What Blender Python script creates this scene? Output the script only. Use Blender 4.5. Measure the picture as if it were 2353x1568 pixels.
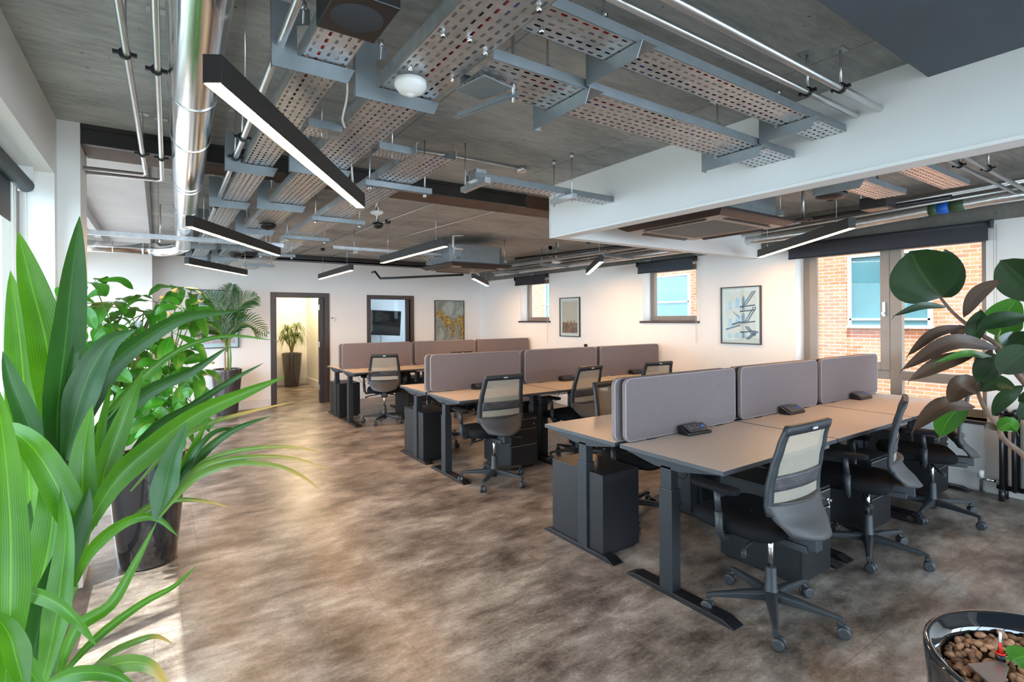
import bpy, math, random
from mathutils import Vector, Matrix, Euler
random.seed(7)
for o in list(bpy.data.objects): bpy.data.objects.remove(o)
scn = bpy.context.scene
C = scn.collection
PI = math.pi
# ---------------------------------------------------------------- camera
W_PX, H_PX, F_PX, CX, CY = 2353, 1568, 1190.1, 1176.5, 732.55
YAW, ROLL, EYE = .5989, -.00636, Vector((0, 0, 1.5))
r0 = Vector((math.cos(YAW), -math.sin(YAW), 0)); u0 = Vector((0, 0, 1)); FW = Vector((math.sin(YAW), math.cos(YAW), 0))
RT = math.cos(ROLL)*r0 + math.sin(ROLL)*u0; UP = -math.sin(ROLL)*r0 + math.cos(ROLL)*u0
cam = bpy.data.cameras.new('camera'); cam_o = bpy.data.objects.new('camera', cam); C.objects.link(cam_o)
cam.sensor_fit = 'HORIZONTAL'; cam.sensor_width = 36; cam.lens = F_PX*36/W_PX
cam.shift_y = -(H_PX/2-CY)/W_PX; cam.clip_start = .02; cam.clip_end = 200
m = Matrix((RT, UP, -FW)).transposed().to_4x4(); m.translation = EYE
cam_o.matrix_world = m
scn.camera = cam_o
def at(px, py, d): return EYE + d*(FW + (px-CX)/F_PX*RT - (py-CY)/F_PX*UP)
# ---------------------------------------------------------------- world, sun, exposure
scn.view_settings.view_transform = 'Standard'; scn.view_settings.look = 'None'
scn.view_settings.exposure = EXPOSURE = 0.8; scn.view_settings.gamma = 1
wd = bpy.data.worlds.new('sky'); scn.world = wd; wd.use_nodes = True
bg = wd.node_tree.nodes['Background']; bg.inputs[0].default_value = (.66, .84, 1, 1); bg.inputs[1].default_value = 6.6
def sun(az_dir, el, power, col):
    L = bpy.data.lights.new('sun', 'SUN'); L.energy = power; L.color = col; L.angle = .012
    o = bpy.data.objects.new('sun', L); C.objects.link(o)
    d = Vector((az_dir[0]*math.cos(el), az_dir[1]*math.cos(el), -math.sin(el)))
    o.rotation_euler = d.to_track_quat('-Z', 'Y').to_euler(); o.location = (-5, 0, 8)
sun((.906, .423), math.radians(69), 8, (1, .95, .88))
def area(name, loc, target, sx, sy, power, col, spread=PI):
    L = bpy.data.lights.new(name, 'AREA'); L.shape = 'RECTANGLE'; L.size = sx; L.size_y = sy; L.energy = power; L.color = col; L.spread = spread
    o = bpy.data.objects.new(name, L); C.objects.link(o); o.location = loc
    o.rotation_euler = (Vector(target)-Vector(loc)).to_track_quat('-Z', 'Y').to_euler()
# windows and the added rear opening guide sky light indoors (portals give off nothing themselves)
for nm, loc, tgt, sx, sy in (('window_portal_left', (-.74, 1.97, 1.36), (2, 1.97, 1.36), 3.5, 1.9), ('window_portal_bay', (-1.56, 6.8, 1.25), (2, 6.8, 1.25), 5.0, 2.2), ('window_portal_right', (6.08, 2.15, 1.4), (3, 2.15, 1.4), 1.6, 1.65), ('rear_opening_portal', (2.6, -3.08, 1.3), (2.6, 2, 1.3), 6.6, 2.1)):
    area(nm, loc, tgt, sx, sy, 1, (1, 1, 1)); bpy.data.lights[nm].cycles.is_portal = True
# ---------------------------------------------------------------- materials
def newmat(name):
    m = bpy.data.materials.new(name); m.use_nodes = True
    nt = m.node_tree; return m, nt, nt.nodes['Principled BSDF'], nt.nodes, nt.links
def rgb(c): return (c[0], c[1], c[2], 1)
def plain(name, col, rough=.5, metal=0, noise=0, nscale=8, bump=0, bscale=120, coat=0, spec=.5):
    m, nt, b, N, L = newmat(name)
    b.inputs['Base Color'].default_value = rgb(col); b.inputs['Roughness'].default_value = rough; b.inputs['Metallic'].default_value = metal
    b.inputs['Coat Weight'].default_value = coat; b.inputs['Specular IOR Level'].default_value = spec
    tc = N.new('ShaderNodeTexCoord')
    n = N.new('ShaderNodeTexNoise'); n.inputs['Scale'].default_value = nscale; n.inputs['Detail'].default_value = 5
    L.new(tc.outputs['Object'], n.inputs['Vector'])
    r = N.new('ShaderNodeValToRGB'); k = max(noise, .02)
    r.color_ramp.elements[0].position = .3; r.color_ramp.elements[1].position = .7
    r.color_ramp.elements[0].color = rgb([c*(1-k) for c in col]); r.color_ramp.elements[1].color = rgb([min(1, c*(1+k)) for c in col])
    L.new(n.outputs['Fac'], r.inputs[0]); L.new(r.outputs[0], b.inputs['Base Color'])
    if bump:
        n2 = N.new('ShaderNodeTexNoise'); n2.inputs['Scale'].default_value = bscale; n2.inputs['Detail'].default_value = 3
        L.new(tc.outputs['Object'], n2.inputs['Vector'])
        bp = N.new('ShaderNodeBump'); bp.inputs['Strength'].default_value = bump; bp.inputs['Distance'].default_value = .002
        L.new(n2.outputs['Fac'], bp.inputs['Height']); L.new(bp.outputs[0], b.inputs['Normal'])
    return m
def emis(name, col, s):
    m, nt, b, N, L = newmat(name); b.inputs['Base Color'].default_value = rgb((.8, .8, .8))
    b.inputs['Emission Color'].default_value = rgb(col); b.inputs['Emission Strength'].default_value = s; return m
def glassmat(name, tint=(.9, .95, .95), refl=.3):
    m, nt, b, N, L = newmat(name); N.remove(b)
    t = N.new('ShaderNodeBsdfTransparent'); t.inputs[0].default_value = rgb(tint)
    g = N.new('ShaderNodeBsdfGlossy'); g.inputs['Roughness'].default_value = .02
    f = N.new('ShaderNodeLayerWeight'); f.inputs[0].default_value = .5; p = N.new('ShaderNodeMath'); p.operation = 'POWER'; L.new(f.outputs['Facing'], p.inputs[0]); p.inputs[1].default_value = 5
    q = N.new('ShaderNodeMath'); q.operation = 'MULTIPLY_ADD'; L.new(p.outputs[0], q.inputs[0]); q.inputs[1].default_value = refl; q.inputs[2].default_value = .010
    mx = N.new('ShaderNodeMixShader'); L.new(q.outputs[0], mx.inputs[0]); L.new(t.outputs[0], mx.inputs[1]); L.new(g.outputs[0], mx.inputs[2])
    L.new(mx.outputs[0], N['Material Output'].inputs[0]); return m
def ramp(N, L, src, stops):
    r = N.new('ShaderNodeValToRGB'); e = r.color_ramp.elements
    while len(e) > 1: e.remove(e[-1])
    e[0].position = stops[0][0]; e[0].color = rgb(stops[0][1])
    for p, c in stops[1:]: q = e.new(p); q.color = rgb(c)
    L.new(src, r.inputs[0]); return r.outputs[0]
def mathn(N, L, op, a, b=None, c=None):
    n = N.new('ShaderNodeMath'); n.operation = op
    for i, v in enumerate((a, b, c)):
        if v is None: continue
        if isinstance(v, (int, float)): n.inputs[i].default_value = v
        else: L.new(v, n.inputs[i])
    return n.outputs[0]
def mixc(N, L, f, a, b, mode='MIX'):
    n = N.new('ShaderNodeMix'); n.data_type = 'RGBA'; n.blend_type = mode
    for i, v in ((0, f), (6, a), (7, b)):
        if isinstance(v, (int, float)): n.inputs[i].default_value = v
        elif isinstance(v, tuple): n.inputs[i].default_value = rgb(v)
        else: L.new(v, n.inputs[i])
    return n.outputs[2]
def noise(N, L, vec, scale, detail=6, rough=.6, mp=None, dist=0):
    if mp:
        q = N.new('ShaderNodeMapping'); q.inputs['Scale'].default_value = mp; L.new(vec, q.inputs[0]); vec = q.outputs[0]
    n = N.new('ShaderNodeTexNoise'); n.inputs['Scale'].default_value = scale; n.inputs['Detail'].default_value = detail
    n.inputs['Roughness'].default_value = rough; n.inputs['Distortion'].default_value = dist; L.new(vec, n.inputs['Vector']); return n.outputs['Fac']
def floor_mat():
    m, nt, b, N, L = newmat('vinyl_concrete_floor'); tc = N.new('ShaderNodeTexCoord').outputs['Object']
    a = noise(N, L, tc, 2.3, 10, .62, (1, 1.35, 1), .25); c = noise(N, L, tc, 8, 10, .75, (.75, 1.9, 1)); d = noise(N, L, tc, 60, 5, .75)
    s = mathn(N, L, 'ADD', mathn(N, L, 'MULTIPLY', a, .50), mathn(N, L, 'ADD', mathn(N, L, 'MULTIPLY', c, .34), mathn(N, L, 'MULTIPLY', d, .16)))
    col = ramp(N, L, s, [(.39, (.042, .032, .026)), (.455, (.112, .088, .072)), (.52, (.205, .166, .140)), (.60, (.36, .31, .27))])
    sp = N.new('ShaderNodeSeparateXYZ'); L.new(tc, sp.inputs[0])
    def seam(co, off, per, w):
        t = mathn(N, L, 'DIVIDE', mathn(N, L, 'SUBTRACT', co, off), per); fr = mathn(N, L, 'FRACT', t)
        dd = mathn(N, L, 'MINIMUM', fr, mathn(N, L, 'SUBTRACT', 1.0, fr)); return mathn(N, L, 'LESS_THAN', dd, w/per), mathn(N, L, 'FLOOR', t)
    s1, row = seam(sp.outputs[1], 1.04, .98, .0016)
    xo = mathn(N, L, 'ADD', sp.outputs[0], mathn(N, L, 'MULTIPLY', row, -.115)); s2, _ = seam(xo, 2.80, .98, .0013)
    sm = mathn(N, L, 'MAXIMUM', s1, s2)
    fin = mixc(N, L, mathn(N, L, 'MULTIPLY', sm, .55), col, (.05, .042, .036)); L.new(fin, b.inputs['Base Color'])
    L.new(ramp(N, L, c, [(.3, (.27,)*3), (.7, (.42,)*3)]), b.inputs['Roughness'])
    bp = N.new('ShaderNodeBump'); bp.inputs['Strength'].default_value = .12; bp.inputs['Distance'].default_value = .002
    L.new(s, bp.inputs['Height']); L.new(bp.outputs[0], b.inputs['Normal']); return m
def concrete_mat(name, lo, hi, boards=1.2):
    m, nt, b, N, L = newmat(name); tc = N.new('ShaderNodeTexCoord').outputs['Object']
    a = noise(N, L, tc, .9, 8, .6, (1, 2.2, 1), .4); c = noise(N, L, tc, 14, 8, .7, (.5, 2.2, 1)); v = noise(N, L, tc, 45, 3, .5)
    s = mathn(N, L, 'ADD', mathn(N, L, 'MULTIPLY', a, .6), mathn(N, L, 'MULTIPLY', c, .4))
    mid = [(x+y)/2 for x, y in zip(lo, hi)]
    col = ramp(N, L, s, [(.36, lo), (.5, mid), (.64, hi)])
    pit = ramp(N, L, v, [(.27, (.25,)*3), (.31, (1,)*3)]); col = mixc(N, L, 1.0, col, pit, 'MULTIPLY')
    sp = N.new('ShaderNodeSeparateXYZ'); L.new(tc, sp.inputs[0])
    fr = mathn(N, L, 'FRACT', mathn(N, L, 'DIVIDE', sp.outputs[0], boards)); ln = mathn(N, L, 'LESS_THAN', fr, .006)
    col = mixc(N, L, mathn(N, L, 'MULTIPLY', ln, .6), col, (.05, .05, .045)); L.new(col, b.inputs['Base Color'])
    b.inputs['Roughness'].default_value = .7
    bp = N.new('ShaderNodeBump'); bp.inputs['Strength'].default_value = .35; bp.inputs['Distance'].default_value = .004
    L.new(c, bp.inputs['Height']); L.new(bp.outputs[0], b.inputs['Normal']); return m
def brick_mat():
    m, nt, b, N, L = newmat('orange_brick'); tc = N.new('ShaderNodeTexCoord').outputs['Object']
    sp = N.new('ShaderNodeSeparateXYZ'); L.new(tc, sp.inputs[0]); cb = N.new('ShaderNodeCombineXYZ'); L.new(sp.outputs[1], cb.inputs[0]); L.new(sp.outputs[2], cb.inputs[1])
    t = N.new('ShaderNodeTexBrick'); L.new(cb.outputs[0], t.inputs['Vector']); t.inputs['Scale'].default_value = 1
    t.inputs['Brick Width'].default_value = .225; t.inputs['Row Height'].default_value = .075; t.inputs['Mortar Size'].default_value = .006
    t.inputs['Color1'].default_value = rgb((.40, .125, .058)); t.inputs['Color2'].default_value = rgb((.52, .19, .09)); t.inputs['Mortar'].default_value = rgb((.50, .42, .34))
    n = noise(N, L, tc, 6); col = mixc(N, L, .35, t.outputs['Color'], ramp(N, L, n, [(.3, (.6, .5, .45)), (.7, (1, 1, 1))]), 'MULTIPLY')
    L.new(col, b.inputs['Base Color']); b.inputs['Roughness'].default_value = .85; return m
def leafmat(name, dark, light, rough=.35, trans=.35, yellow=None, vein=60, coat=.2):
    m, nt, b, N, L = newmat(name); tc = N.new('ShaderNodeTexCoord'); uv = tc.outputs['UV']
    sp = N.new('ShaderNodeSeparateXYZ'); L.new(uv, sp.inputs[0])
    n = noise(N, L, tc.outputs['Object'], 5, 4)
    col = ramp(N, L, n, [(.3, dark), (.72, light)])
    st = mathn(N, L, 'SINE', mathn(N, L, 'MULTIPLY', sp.outputs[0], vein)); st = mathn(N, L, 'MULTIPLY', mathn(N, L, 'ADD', st, 1.0), .17)
    col = mixc(N, L, st, col, tuple(min(1, c*1.45) for c in light))
    mid = mathn(N, L, 'LESS_THAN', mathn(N, L, 'ABSOLUTE', mathn(N, L, 'SUBTRACT', sp.outputs[0], .5)), .022)
    col = mixc(N, L, mathn(N, L, 'MULTIPLY', mid, .55), col, tuple(min(1, c*1.9) for c in light))
    if yellow:
        yy = ramp(N, L, mathn(N, L, 'ADD', sp.outputs[1], mathn(N, L, 'MULTIPLY', n, .35)), [(.75, (0,)*3), (1.1, (1,)*3)]); col = mixc(N, L, yy, col, yellow)
    L.new(col, b.inputs['Base Color']); b.inputs['Roughness'].default_value = rough; b.inputs['Coat Weight'].default_value = coat; b.inputs['Coat Roughness'].default_value = .25
    tr = N.new('ShaderNodeBsdfTranslucent'); L.new(col, tr.inputs[0]); mx = N.new('ShaderNodeMixShader'); mx.inputs[0].default_value = trans
    L.new(b.outputs[0], mx.inputs[1]); L.new(tr.outputs[0], mx.inputs[2]); L.new(mx.outputs[0], N['Material Output'].inputs[0]); return m
def meshmat(name, col, open_=.3, period=260):
    m, nt, b, N, L = newmat(name); tc = N.new('ShaderNodeTexCoord').outputs['Object']; sp = N.new('ShaderNodeSeparateXYZ'); L.new(tc, sp.inputs[0])
    w = noise(N, L, tc, 9, 2); z = mathn(N, L, 'ADD', sp.outputs[2], mathn(N, L, 'MULTIPLY', w, .004))
    s = mathn(N, L, 'ADD', mathn(N, L, 'MULTIPLY', mathn(N, L, 'SINE', mathn(N, L, 'MULTIPLY', z, 2*PI*185)), .5), .5)
    L.new(mixc(N, L, s, tuple(c*.45 for c in col), col), b.inputs['Base Color']); b.inputs['Roughness'].default_value = .8
    t = N.new('ShaderNodeBsdfTransparent'); mx = N.new('ShaderNodeMixShader')
    L.new(mathn(N, L, 'MULTIPLY', mathn(N, L, 'SUBTRACT', 1.2, s), open_), mx.inputs[0]); L.new(b.outputs[0], mx.inputs[1]); L.new(t.outputs[0], mx.inputs[2])
    L.new(mx.outputs[0], N['Material Output'].inputs[0]); return m
def lumbarmat():
    m, nt, b, N, L = newmat('perforated_lumbar_plastic'); tc = N.new('ShaderNodeTexCoord').outputs['Object']
    v = N.new('ShaderNodeTexVoronoi'); v.inputs['Scale'].default_value = 75; v.inputs['Randomness'].default_value = .15; L.new(tc, v.inputs['Vector'])
    L.new(ramp(N, L, v.outputs['Distance'], [(.2, (.16, .14, .14)), (.32, (.045, .04, .045))]), b.inputs['Base Color']); b.inputs['Roughness'].default_value = .55; return m
M = dict(
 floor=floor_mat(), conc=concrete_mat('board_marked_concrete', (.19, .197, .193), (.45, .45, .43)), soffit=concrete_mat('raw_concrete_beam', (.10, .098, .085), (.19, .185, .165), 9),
 wall=plain('white_wall_paint', (.78, .755, .725), .65, noise=.015, nscale=2, bump=.1, bscale=300), bulk=plain('white_plaster', (.80, .81, .81), .6, noise=.02, nscale=1.5, bump=.08, bscale=200),
 skirt=plain('white_skirting_paint', (.72, .69, .66), .45), plaster=plain('pale_ceiling_plaster', (.62, .64, .66), .6, noise=.06, nscale=3),
 dframe=plain('dark_brown_frame', (.045, .032, .030), .4, noise=.05), wframe=plain('taupe_window_frame', (.24, .205, .175), .4, noise=.04), wwhite=plain('pale_window_frame', (.42, .48, .47), .4),
 black=plain('satin_black_metal', (.008, .008, .010), .38, .0, .1), steelk=plain('black_painted_steel', (.022, .018, .016), .42, noise=.35, nscale=6, bump=.3, bscale=40), rust=plain('brown_primer_steel', (.10, .055, .035), .6, noise=.35, nscale=5),
 galv=plain('galvanised_steel', (.62, .64, .66), .36, .85, .14, 22), galvd=plain('dull_galvanised_bracket', (.27, .30, .32), .45, .6, .08, 14),
 duct=plain('spiral_duct_aluminium', (.78, .79, .80), .17, 1, .05, 5, .15, 9), foil=plain('foil_pipe_lagging', (.7, .7, .7), .3, .9, .1, 20, .8, 60),
 conduit=plain('galvanised_conduit', (.6, .6, .6), .28, .9, .06), deskt=plain('pale_grey_laminate', (.50, .43, .385), .42, noise=.02, nscale=40), deske=plain('charcoal_desk_edge', (.05, .052, .058), .5),
 deskf=plain('charcoal_powder_coated_steel', (.022, .025, .029), .45, .2, .06), ped=plain('black_pedestal_steel', (.0085, .0085, .010), .45, .0, .1), felt=plain('mauve_grey_felt', (.20, .165, .165), .95, noise=.16, nscale=220, bump=.5, bscale=600, spec=.1),
 pipe=plain('pale_piping', (.40, .36, .36), .8), cframe=plain('dark_grey_nylon', (.022, .025, .029), .5, noise=.06, nscale=60), cshell=plain('grey_nylon_shell', (.055, .050, .050), .55, noise=.08, nscale=90, bump=.2, bscale=400),
 seat=plain('black_seat_fabric', (.006, .006, .0075), .9, noise=.2, nscale=200, bump=.3, bscale=500, spec=.2), cmesh=meshmat('beige_backrest_mesh', (.52, .45, .36), .38), lumbar=lumbarmat(),
 castor=plain('castor_rubber', (.035, .037, .042), .45), chrome=plain('polished_chrome', (.8, .8, .8), .12, 1), pot=plain('glossy_black_planter', (.010, .011, .014), .06, 0, coat=1), potg=plain('gloss_charcoal_planter', (.045, .040, .042), .12, 0, coat=.8),
 pebble=plain('clay_granules', (.36, .185, .10), .8, noise=.7, nscale=34), soil=plain('dark_granules', (.09, .05, .035), .9, noise=.4, nscale=60, bump=1, bscale=90),
 lamp=plain('black_lamp_housing', (.016, .014, .013), .5), glow=emis('warm_lamp_diffuser', (1, .56, .235), 60), white=plain('white_plastic', (.75, .74, .72), .4), cream=plain('white_card', (.72, .70, .68), .7),
 glass=glassmat('window_glass'), blueg=plain('blue_tinted_glazing', (.055, .145, .165), .2, noise=.2, nscale=1.2, coat=.6), blueg2=plain('dark_blue_glazing', (.03, .07, .12), .1, coat=.6), brick=brick_mat(),
 blind=plain('dark_roller_blind_fabric', (.030, .028, .036), .6), blindg=plain('slate_roller_blind_fabric', (.03, .042, .055), .6), chain=plain('bead_chain', (.45, .42, .38), .5),
 panel=plain('dark_slate_board', (.085, .105, .13), .8, noise=.14, nscale=2.5, bump=.3, bscale=150), speaker=plain('black_speaker_box', (.012, .011, .012), .4), grille=plain('dark_speaker_cloth', (.03, .033, .04), .8, bump=1, bscale=500),
 acpan=plain('brown_black_fascia', (.035, .028, .028), .35), acgr=plain('grey_ac_grille', (.06, .062, .066), .5), acface=plain('tan_ac_frame', (.34, .25, .19), .4), tan=plain('tan_cap', (.35, .28, .18), .6),
 screen=plain('dark_glossy_screen', (.012, .010, .012), .08, coat=1), rad=plain('black_cast_iron', (.012, .011, .013), .35), blue=plain('blue_tape', (.01, .14, .65), .5), green=plain('green_tape', (.04, .09, .04), .5),
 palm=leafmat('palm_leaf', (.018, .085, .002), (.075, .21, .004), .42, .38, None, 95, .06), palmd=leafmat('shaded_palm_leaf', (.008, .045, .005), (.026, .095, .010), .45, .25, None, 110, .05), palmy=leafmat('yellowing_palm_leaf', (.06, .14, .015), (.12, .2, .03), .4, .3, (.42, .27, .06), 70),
 scheff=leafmat('umbrella_tree_leaf', (.016, .09, .006), (.055, .23, .012), .35, .3, None, 0, .15), kentia=leafmat('kentia_leaf', (.012, .055, .012), (.045, .12, .03), .35, .2, None, 0), drac=leafmat('dragon_tree_leaf', (.03, .07, .012), (.13, .18, .03), .4, .3, None, 0),
 fig=leafmat('rubber_plant_leaf', (.007, .020, .007), (.020, .050, .012), .35, .22, None, 0, .15), figb=leafmat('rubber_plant_underside', (.028, .014, .007), (.075, .036, .016), .6, .25, None, 0, .1), figg=leafmat('bright_rubber_plant_leaf', (.03, .12, .01), (.08, .25, .03), .25, .4, None, 0, .4),
 bark=plain('tan_bark', (.34, .22, .12), .85, noise=.3, nscale=30, bump=.8, bscale=60), barkd=plain('brown_bark', (.15, .09, .06), .8, noise=.4, nscale=30, bump=.8, bscale=60), barkg=plain('green_stem', (.12, .2, .03), .6), red=plain('red_float', (.9, .03, .01), .4), clear=glassmat('clear_tube', (.95, .95, .95)), steelp=plain('brushed_plate', (.5, .45, .43), .3, .8),
)
# ---------------------------------------------------------------- geometry helpers
class MB:
    def __init__(s): s.v, s.f, s.sm, s.mi, s.uv = [], [], [], [], {}
    def add(s, vs, fs, smooth=False, mi=0):
        b = len(s.v); s.v += [tuple(v) for v in vs]
        for f in fs: s.f.append(tuple(b+i for i in f)); s.sm.append(smooth); s.mi.append(mi)
        return b
    def box(s, a, b, mi=0, top=None):
        x0, y0, z0 = a; x1, y1, z1 = b
        vs = [(x0, y0, z0), (x1, y0, z0), (x1, y1, z0), (x0, y1, z0), (x0, y0, z1), (x1, y0, z1), (x1, y1, z1), (x0, y1, z1)]
        s.add(vs, [(0, 3, 2, 1), (0, 1, 5, 4), (1, 2, 6, 5), (2, 3, 7, 6), (3, 0, 4, 7)], False, mi); s.f.append(tuple(len(s.v)-8+i for i in (4, 5, 6, 7))); s.sm.append(False); s.mi.append(mi if top is None else top); return s
    def obox(s, c, sx, sy, sz, rot=None, mi=0):
        vs = [Vector((i*sx/2, j*sy/2, k*sz/2)) for k in (-1, 1) for j in (-1, 1) for i in (-1, 1)]
        if rot is not None: vs = [rot @ v for v in vs]
        s.add([v+Vector(c) for v in vs], [(0, 2, 3, 1), (4, 5, 7, 6), (0, 1, 5, 4), (2, 6, 7, 3), (0, 4, 6, 2), (1, 3, 7, 5)], False, mi); return s
    def tube(s, pts, r, n=10, mi=0, caps=True, smooth=True):
        pts = [Vector(p) for p in pts]; rs = r if isinstance(r, (list, tuple)) else [r]*len(pts); rings = []; ref = None
        for i, p in enumerate(pts):
            t = (pts[min(i+1, len(pts)-1)]-pts[max(i-1, 0)]).normalized()
            if ref is None: ref = Vector((0, 0, 1)) if abs(t.z) < .9 else Vector((1, 0, 0))
            a = (ref - t*ref.dot(t)).normalized(); b = t.cross(a); ref = a
            rings.append([p+rs[i]*(math.cos(2*PI*k/n)*a+math.sin(2*PI*k/n)*b) for k in range(n)])
        vs = [v for rg in rings for v in rg]; fs = []
        for i in range(len(pts)-1):
            for k in range(n): fs.append((i*n+k, i*n+(k+1) % n, (i+1)*n+(k+1) % n, (i+1)*n+k))
        b = s.add(vs, fs, smooth, mi)
        if caps:
            s.f.append(tuple(b+k for k in range(n-1, -1, -1))); s.sm.append(False); s.mi.append(mi)
            q = b+(len(pts)-1)*n; s.f.append(tuple(q+k for k in range(n))); s.sm.append(False); s.mi.append(mi)
        return s
    def cyl(s, a, b, r, n=16, mi=0, smooth=True): return s.tube([a, b], r, n, mi, True, smooth)
    def lathe(s, prof, c=(0, 0, 0), n=32, mi=0):
        vs = [(c[0]+r*math.cos(2*PI*k/n), c[1]+r*math.sin(2*PI*k/n), c[2]+z) for r, z in prof for k in range(n)]
        fs = [(i*n+k, i*n+(k+1) % n, (i+1)*n+(k+1) % n, (i+1)*n+k) for i in range(len(prof)-1) for k in range(n)]
        s.add(vs, fs, True, mi); return s
    def prism(s, poly, axis, a, b, mi=0, cap=None):
        n = len(poly)
        def P(p, t): return {'x': (t, p[0], p[1]), 'y': (p[0], t, p[1]), 'z': (p[0], p[1], t)}[axis]
        k = s.add([P(p, a) for p in poly]+[P(p, b) for p in poly], [(i, (i+1) % n, n+(i+1) % n, n+i) for i in range(n)], False, mi)
        for f in (tuple(k+i for i in range(n-1, -1, -1)), tuple(k+n+i for i in range(n))): s.f.append(f); s.sm.append(False); s.mi.append(mi if cap is None else cap)
        return s
    def grid(s, P, nu, nv, smooth=True, mi=0, uv=False):
        b = s.add([P(i/nu, j/nv) for j in range(nv+1) for i in range(nu+1)], [(j*(nu+1)+i, j*(nu+1)+i+1, (j+1)*(nu+1)+i+1, (j+1)*(nu+1)+i) for j in range(nv) for i in range(nu)], smooth, mi)
        if uv:
            for j in range(nv+1):
                for i in range(nu+1): s.uv[b+j*(nu+1)+i] = (i/nu, j/nv)
        return s
    def slab(s, P, nu, nv, th, mi=0):
        g = [[Vector(P(i/nu, j/nv)) for i in range(nu+1)] for j in range(nv+1)]
        def nrm(i, j):
            du = g[j][min(i+1, nu)]-g[j][max(i-1, 0)]; dv = g[min(j+1, nv)][i]-g[max(j-1, 0)][i]; q = du.cross(dv); return q.normalized() if q.length > 1e-9 else Vector((0, 1, 0))
        A = [g[j][i]+nrm(i, j)*th/2 for j in range(nv+1) for i in range(nu+1)]; B = [g[j][i]-nrm(i, j)*th/2 for j in range(nv+1) for i in range(nu+1)]
        n = len(A); w = nu+1; fs = []
        for j in range(nv):
            for i in range(nu): q = (j*w+i, j*w+i+1, (j+1)*w+i+1, (j+1)*w+i); fs.append(q); fs.append(tuple(n+t for t in reversed(q)))
        rim = [i for i in range(w)]+[j*w+nu for j in range(1, nv+1)]+[nv*w+i for i in range(nu-1, -1, -1)]+[j*w for j in range(nv-1, 0, -1)]
        for a, b in zip(rim, rim[1:]+rim[:1]): fs.append((b, a, n+a, n+b))
        s.add(A+B, fs, True, mi); return s
    def build(s, name, mats, parent=None, loc=(0, 0, 0), bevel=0, auto=True):
        me = bpy.data.meshes.new(name); me.from_pydata(s.v, [], s.f)
        me.polygons.foreach_set('use_smooth', s.sm); me.polygons.foreach_set('material_index', s.mi)
        for m_ in (mats if isinstance(mats, (list, tuple)) else [mats]): me.materials.append(M[m_] if isinstance(m_, str) else m_)
        if s.uv:
            u = me.uv_layers.new(name='UVMap'); d = [0.0]*(2*len(me.loops))
            for i, l in enumerate(me.loops): q = s.uv.get(l.vertex_index, (0, 0)); d[2*i], d[2*i+1] = q
            u.data.foreach_set('uv', d)
        me.update(); o = bpy.data.objects.new(name, me); C.objects.link(o); o.location = loc
        if parent: o.parent = parent
        if bevel:
            b = o.modifiers.new('bevel', 'BEVEL'); b.width = bevel; b.segments = 2; b.limit_method = 'ANGLE'; b.angle_limit = .7
        return o
def thing(name, label, cat, loc=(0, 0, 0), rz=0, group=None):
    o = bpy.data.objects.new(name, None); C.objects.link(o); o.location = loc; o.rotation_euler = (0, 0, rz); o.empty_display_size = .1
    o['label'] = label; o['category'] = cat
    if group: o['group'] = group
    return o
def tag(o, label, cat, group=None, kind=None):
    o['label'] = label; o['category'] = cat
    if group: o['group'] = group
    if kind: o['kind'] = kind
    return o
def struct(name, mb, mats, **k): o = mb.build(name, mats, **k); o['kind'] = 'structure'; return o
def dup(root, loc, rz, label=None, group=None):
    r = root.copy(); C.objects.link(r); r.location = loc; r.rotation_euler = (0, 0, rz)
    if label: r['label'] = label
    if group: r['group'] = group
    for ch in list(root.children):
        c = ch.copy(); C.objects.link(c); c.parent = r
        for g in list(ch.children): d = g.copy(); C.objects.link(d); d.parent = c
    return r
def rrect(x0, y0, x1, y1, r, n=6):
    out = []
    for cx, cy, a0 in ((x1-r, y1-r, 0), (x0+r, y1-r, PI/2), (x0+r, y0+r, PI), (x1-r, y0+r, 1.5*PI)):
        for k in range(n+1): a = a0+PI/2*k/n; out.append((cx+r*math.cos(a), cy+r*math.sin(a)))
    return out
def catmull(pts, n):
    P = [Vector(p) for p in pts]; P = [2*P[0]-P[1]]+P+[2*P[-1]-P[-2]]; out = []; segs = len(P)-3
    for k in range(n+1):
        t = k/n*segs; i = min(int(t), segs-1); t -= i; a, b, c, d = P[i:i+4]
        out.append(.5*((2*b)+(c-a)*t+(2*a-5*b+4*c-d)*t*t+(3*b-a-3*c+d)*t**3))
    return out
def add_leaf(mb, pts, width, hint, n=12, fold=.25, shape='blade', across=4, wave=0):
    sp = catmull(pts, n) if len(pts) > 2 else [Vector(pts[0]).lerp(Vector(pts[1]), k/n) for k in range(n+1)]
    hint = Vector(hint).normalized()
    def prof(t):
        if shape == 'blade': return min(1, .25+2.6*t)*(1-t**2.2)**.8 if t < 1 else 0
        if shape == 'oval': return max(0, math.sin(PI*min(1, t**.85)))**.62
        if shape == 'ell': return max(0, math.sin(PI*t))**.75
        return max(0, math.sin(PI*t**.8))
    rows = []
    for j, p in enumerate(sp):
        t = (sp[min(j+1, n)]-sp[max(j-1, 0)]).normalized(); side = t.cross(hint)
        side = side.normalized() if side.length > 1e-4 else Vector((1, 0, 0)); nn = side.cross(t)
        w = width*.5*max(prof(j/n), .012); rows.append((p, side, nn, w))
    def P(u, v):
        j = int(round(v*n)); p, sd, nn, w = rows[j]; q = u*2-1
        return p+sd*w*q+nn*(-fold*w*(1-abs(q)) + wave*w*math.sin(v*17+q*2))
    mb.grid(P, across, n, True, 0, True)
def to_cam(p): return (EYE-Vector(p)).normalized()
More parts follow.
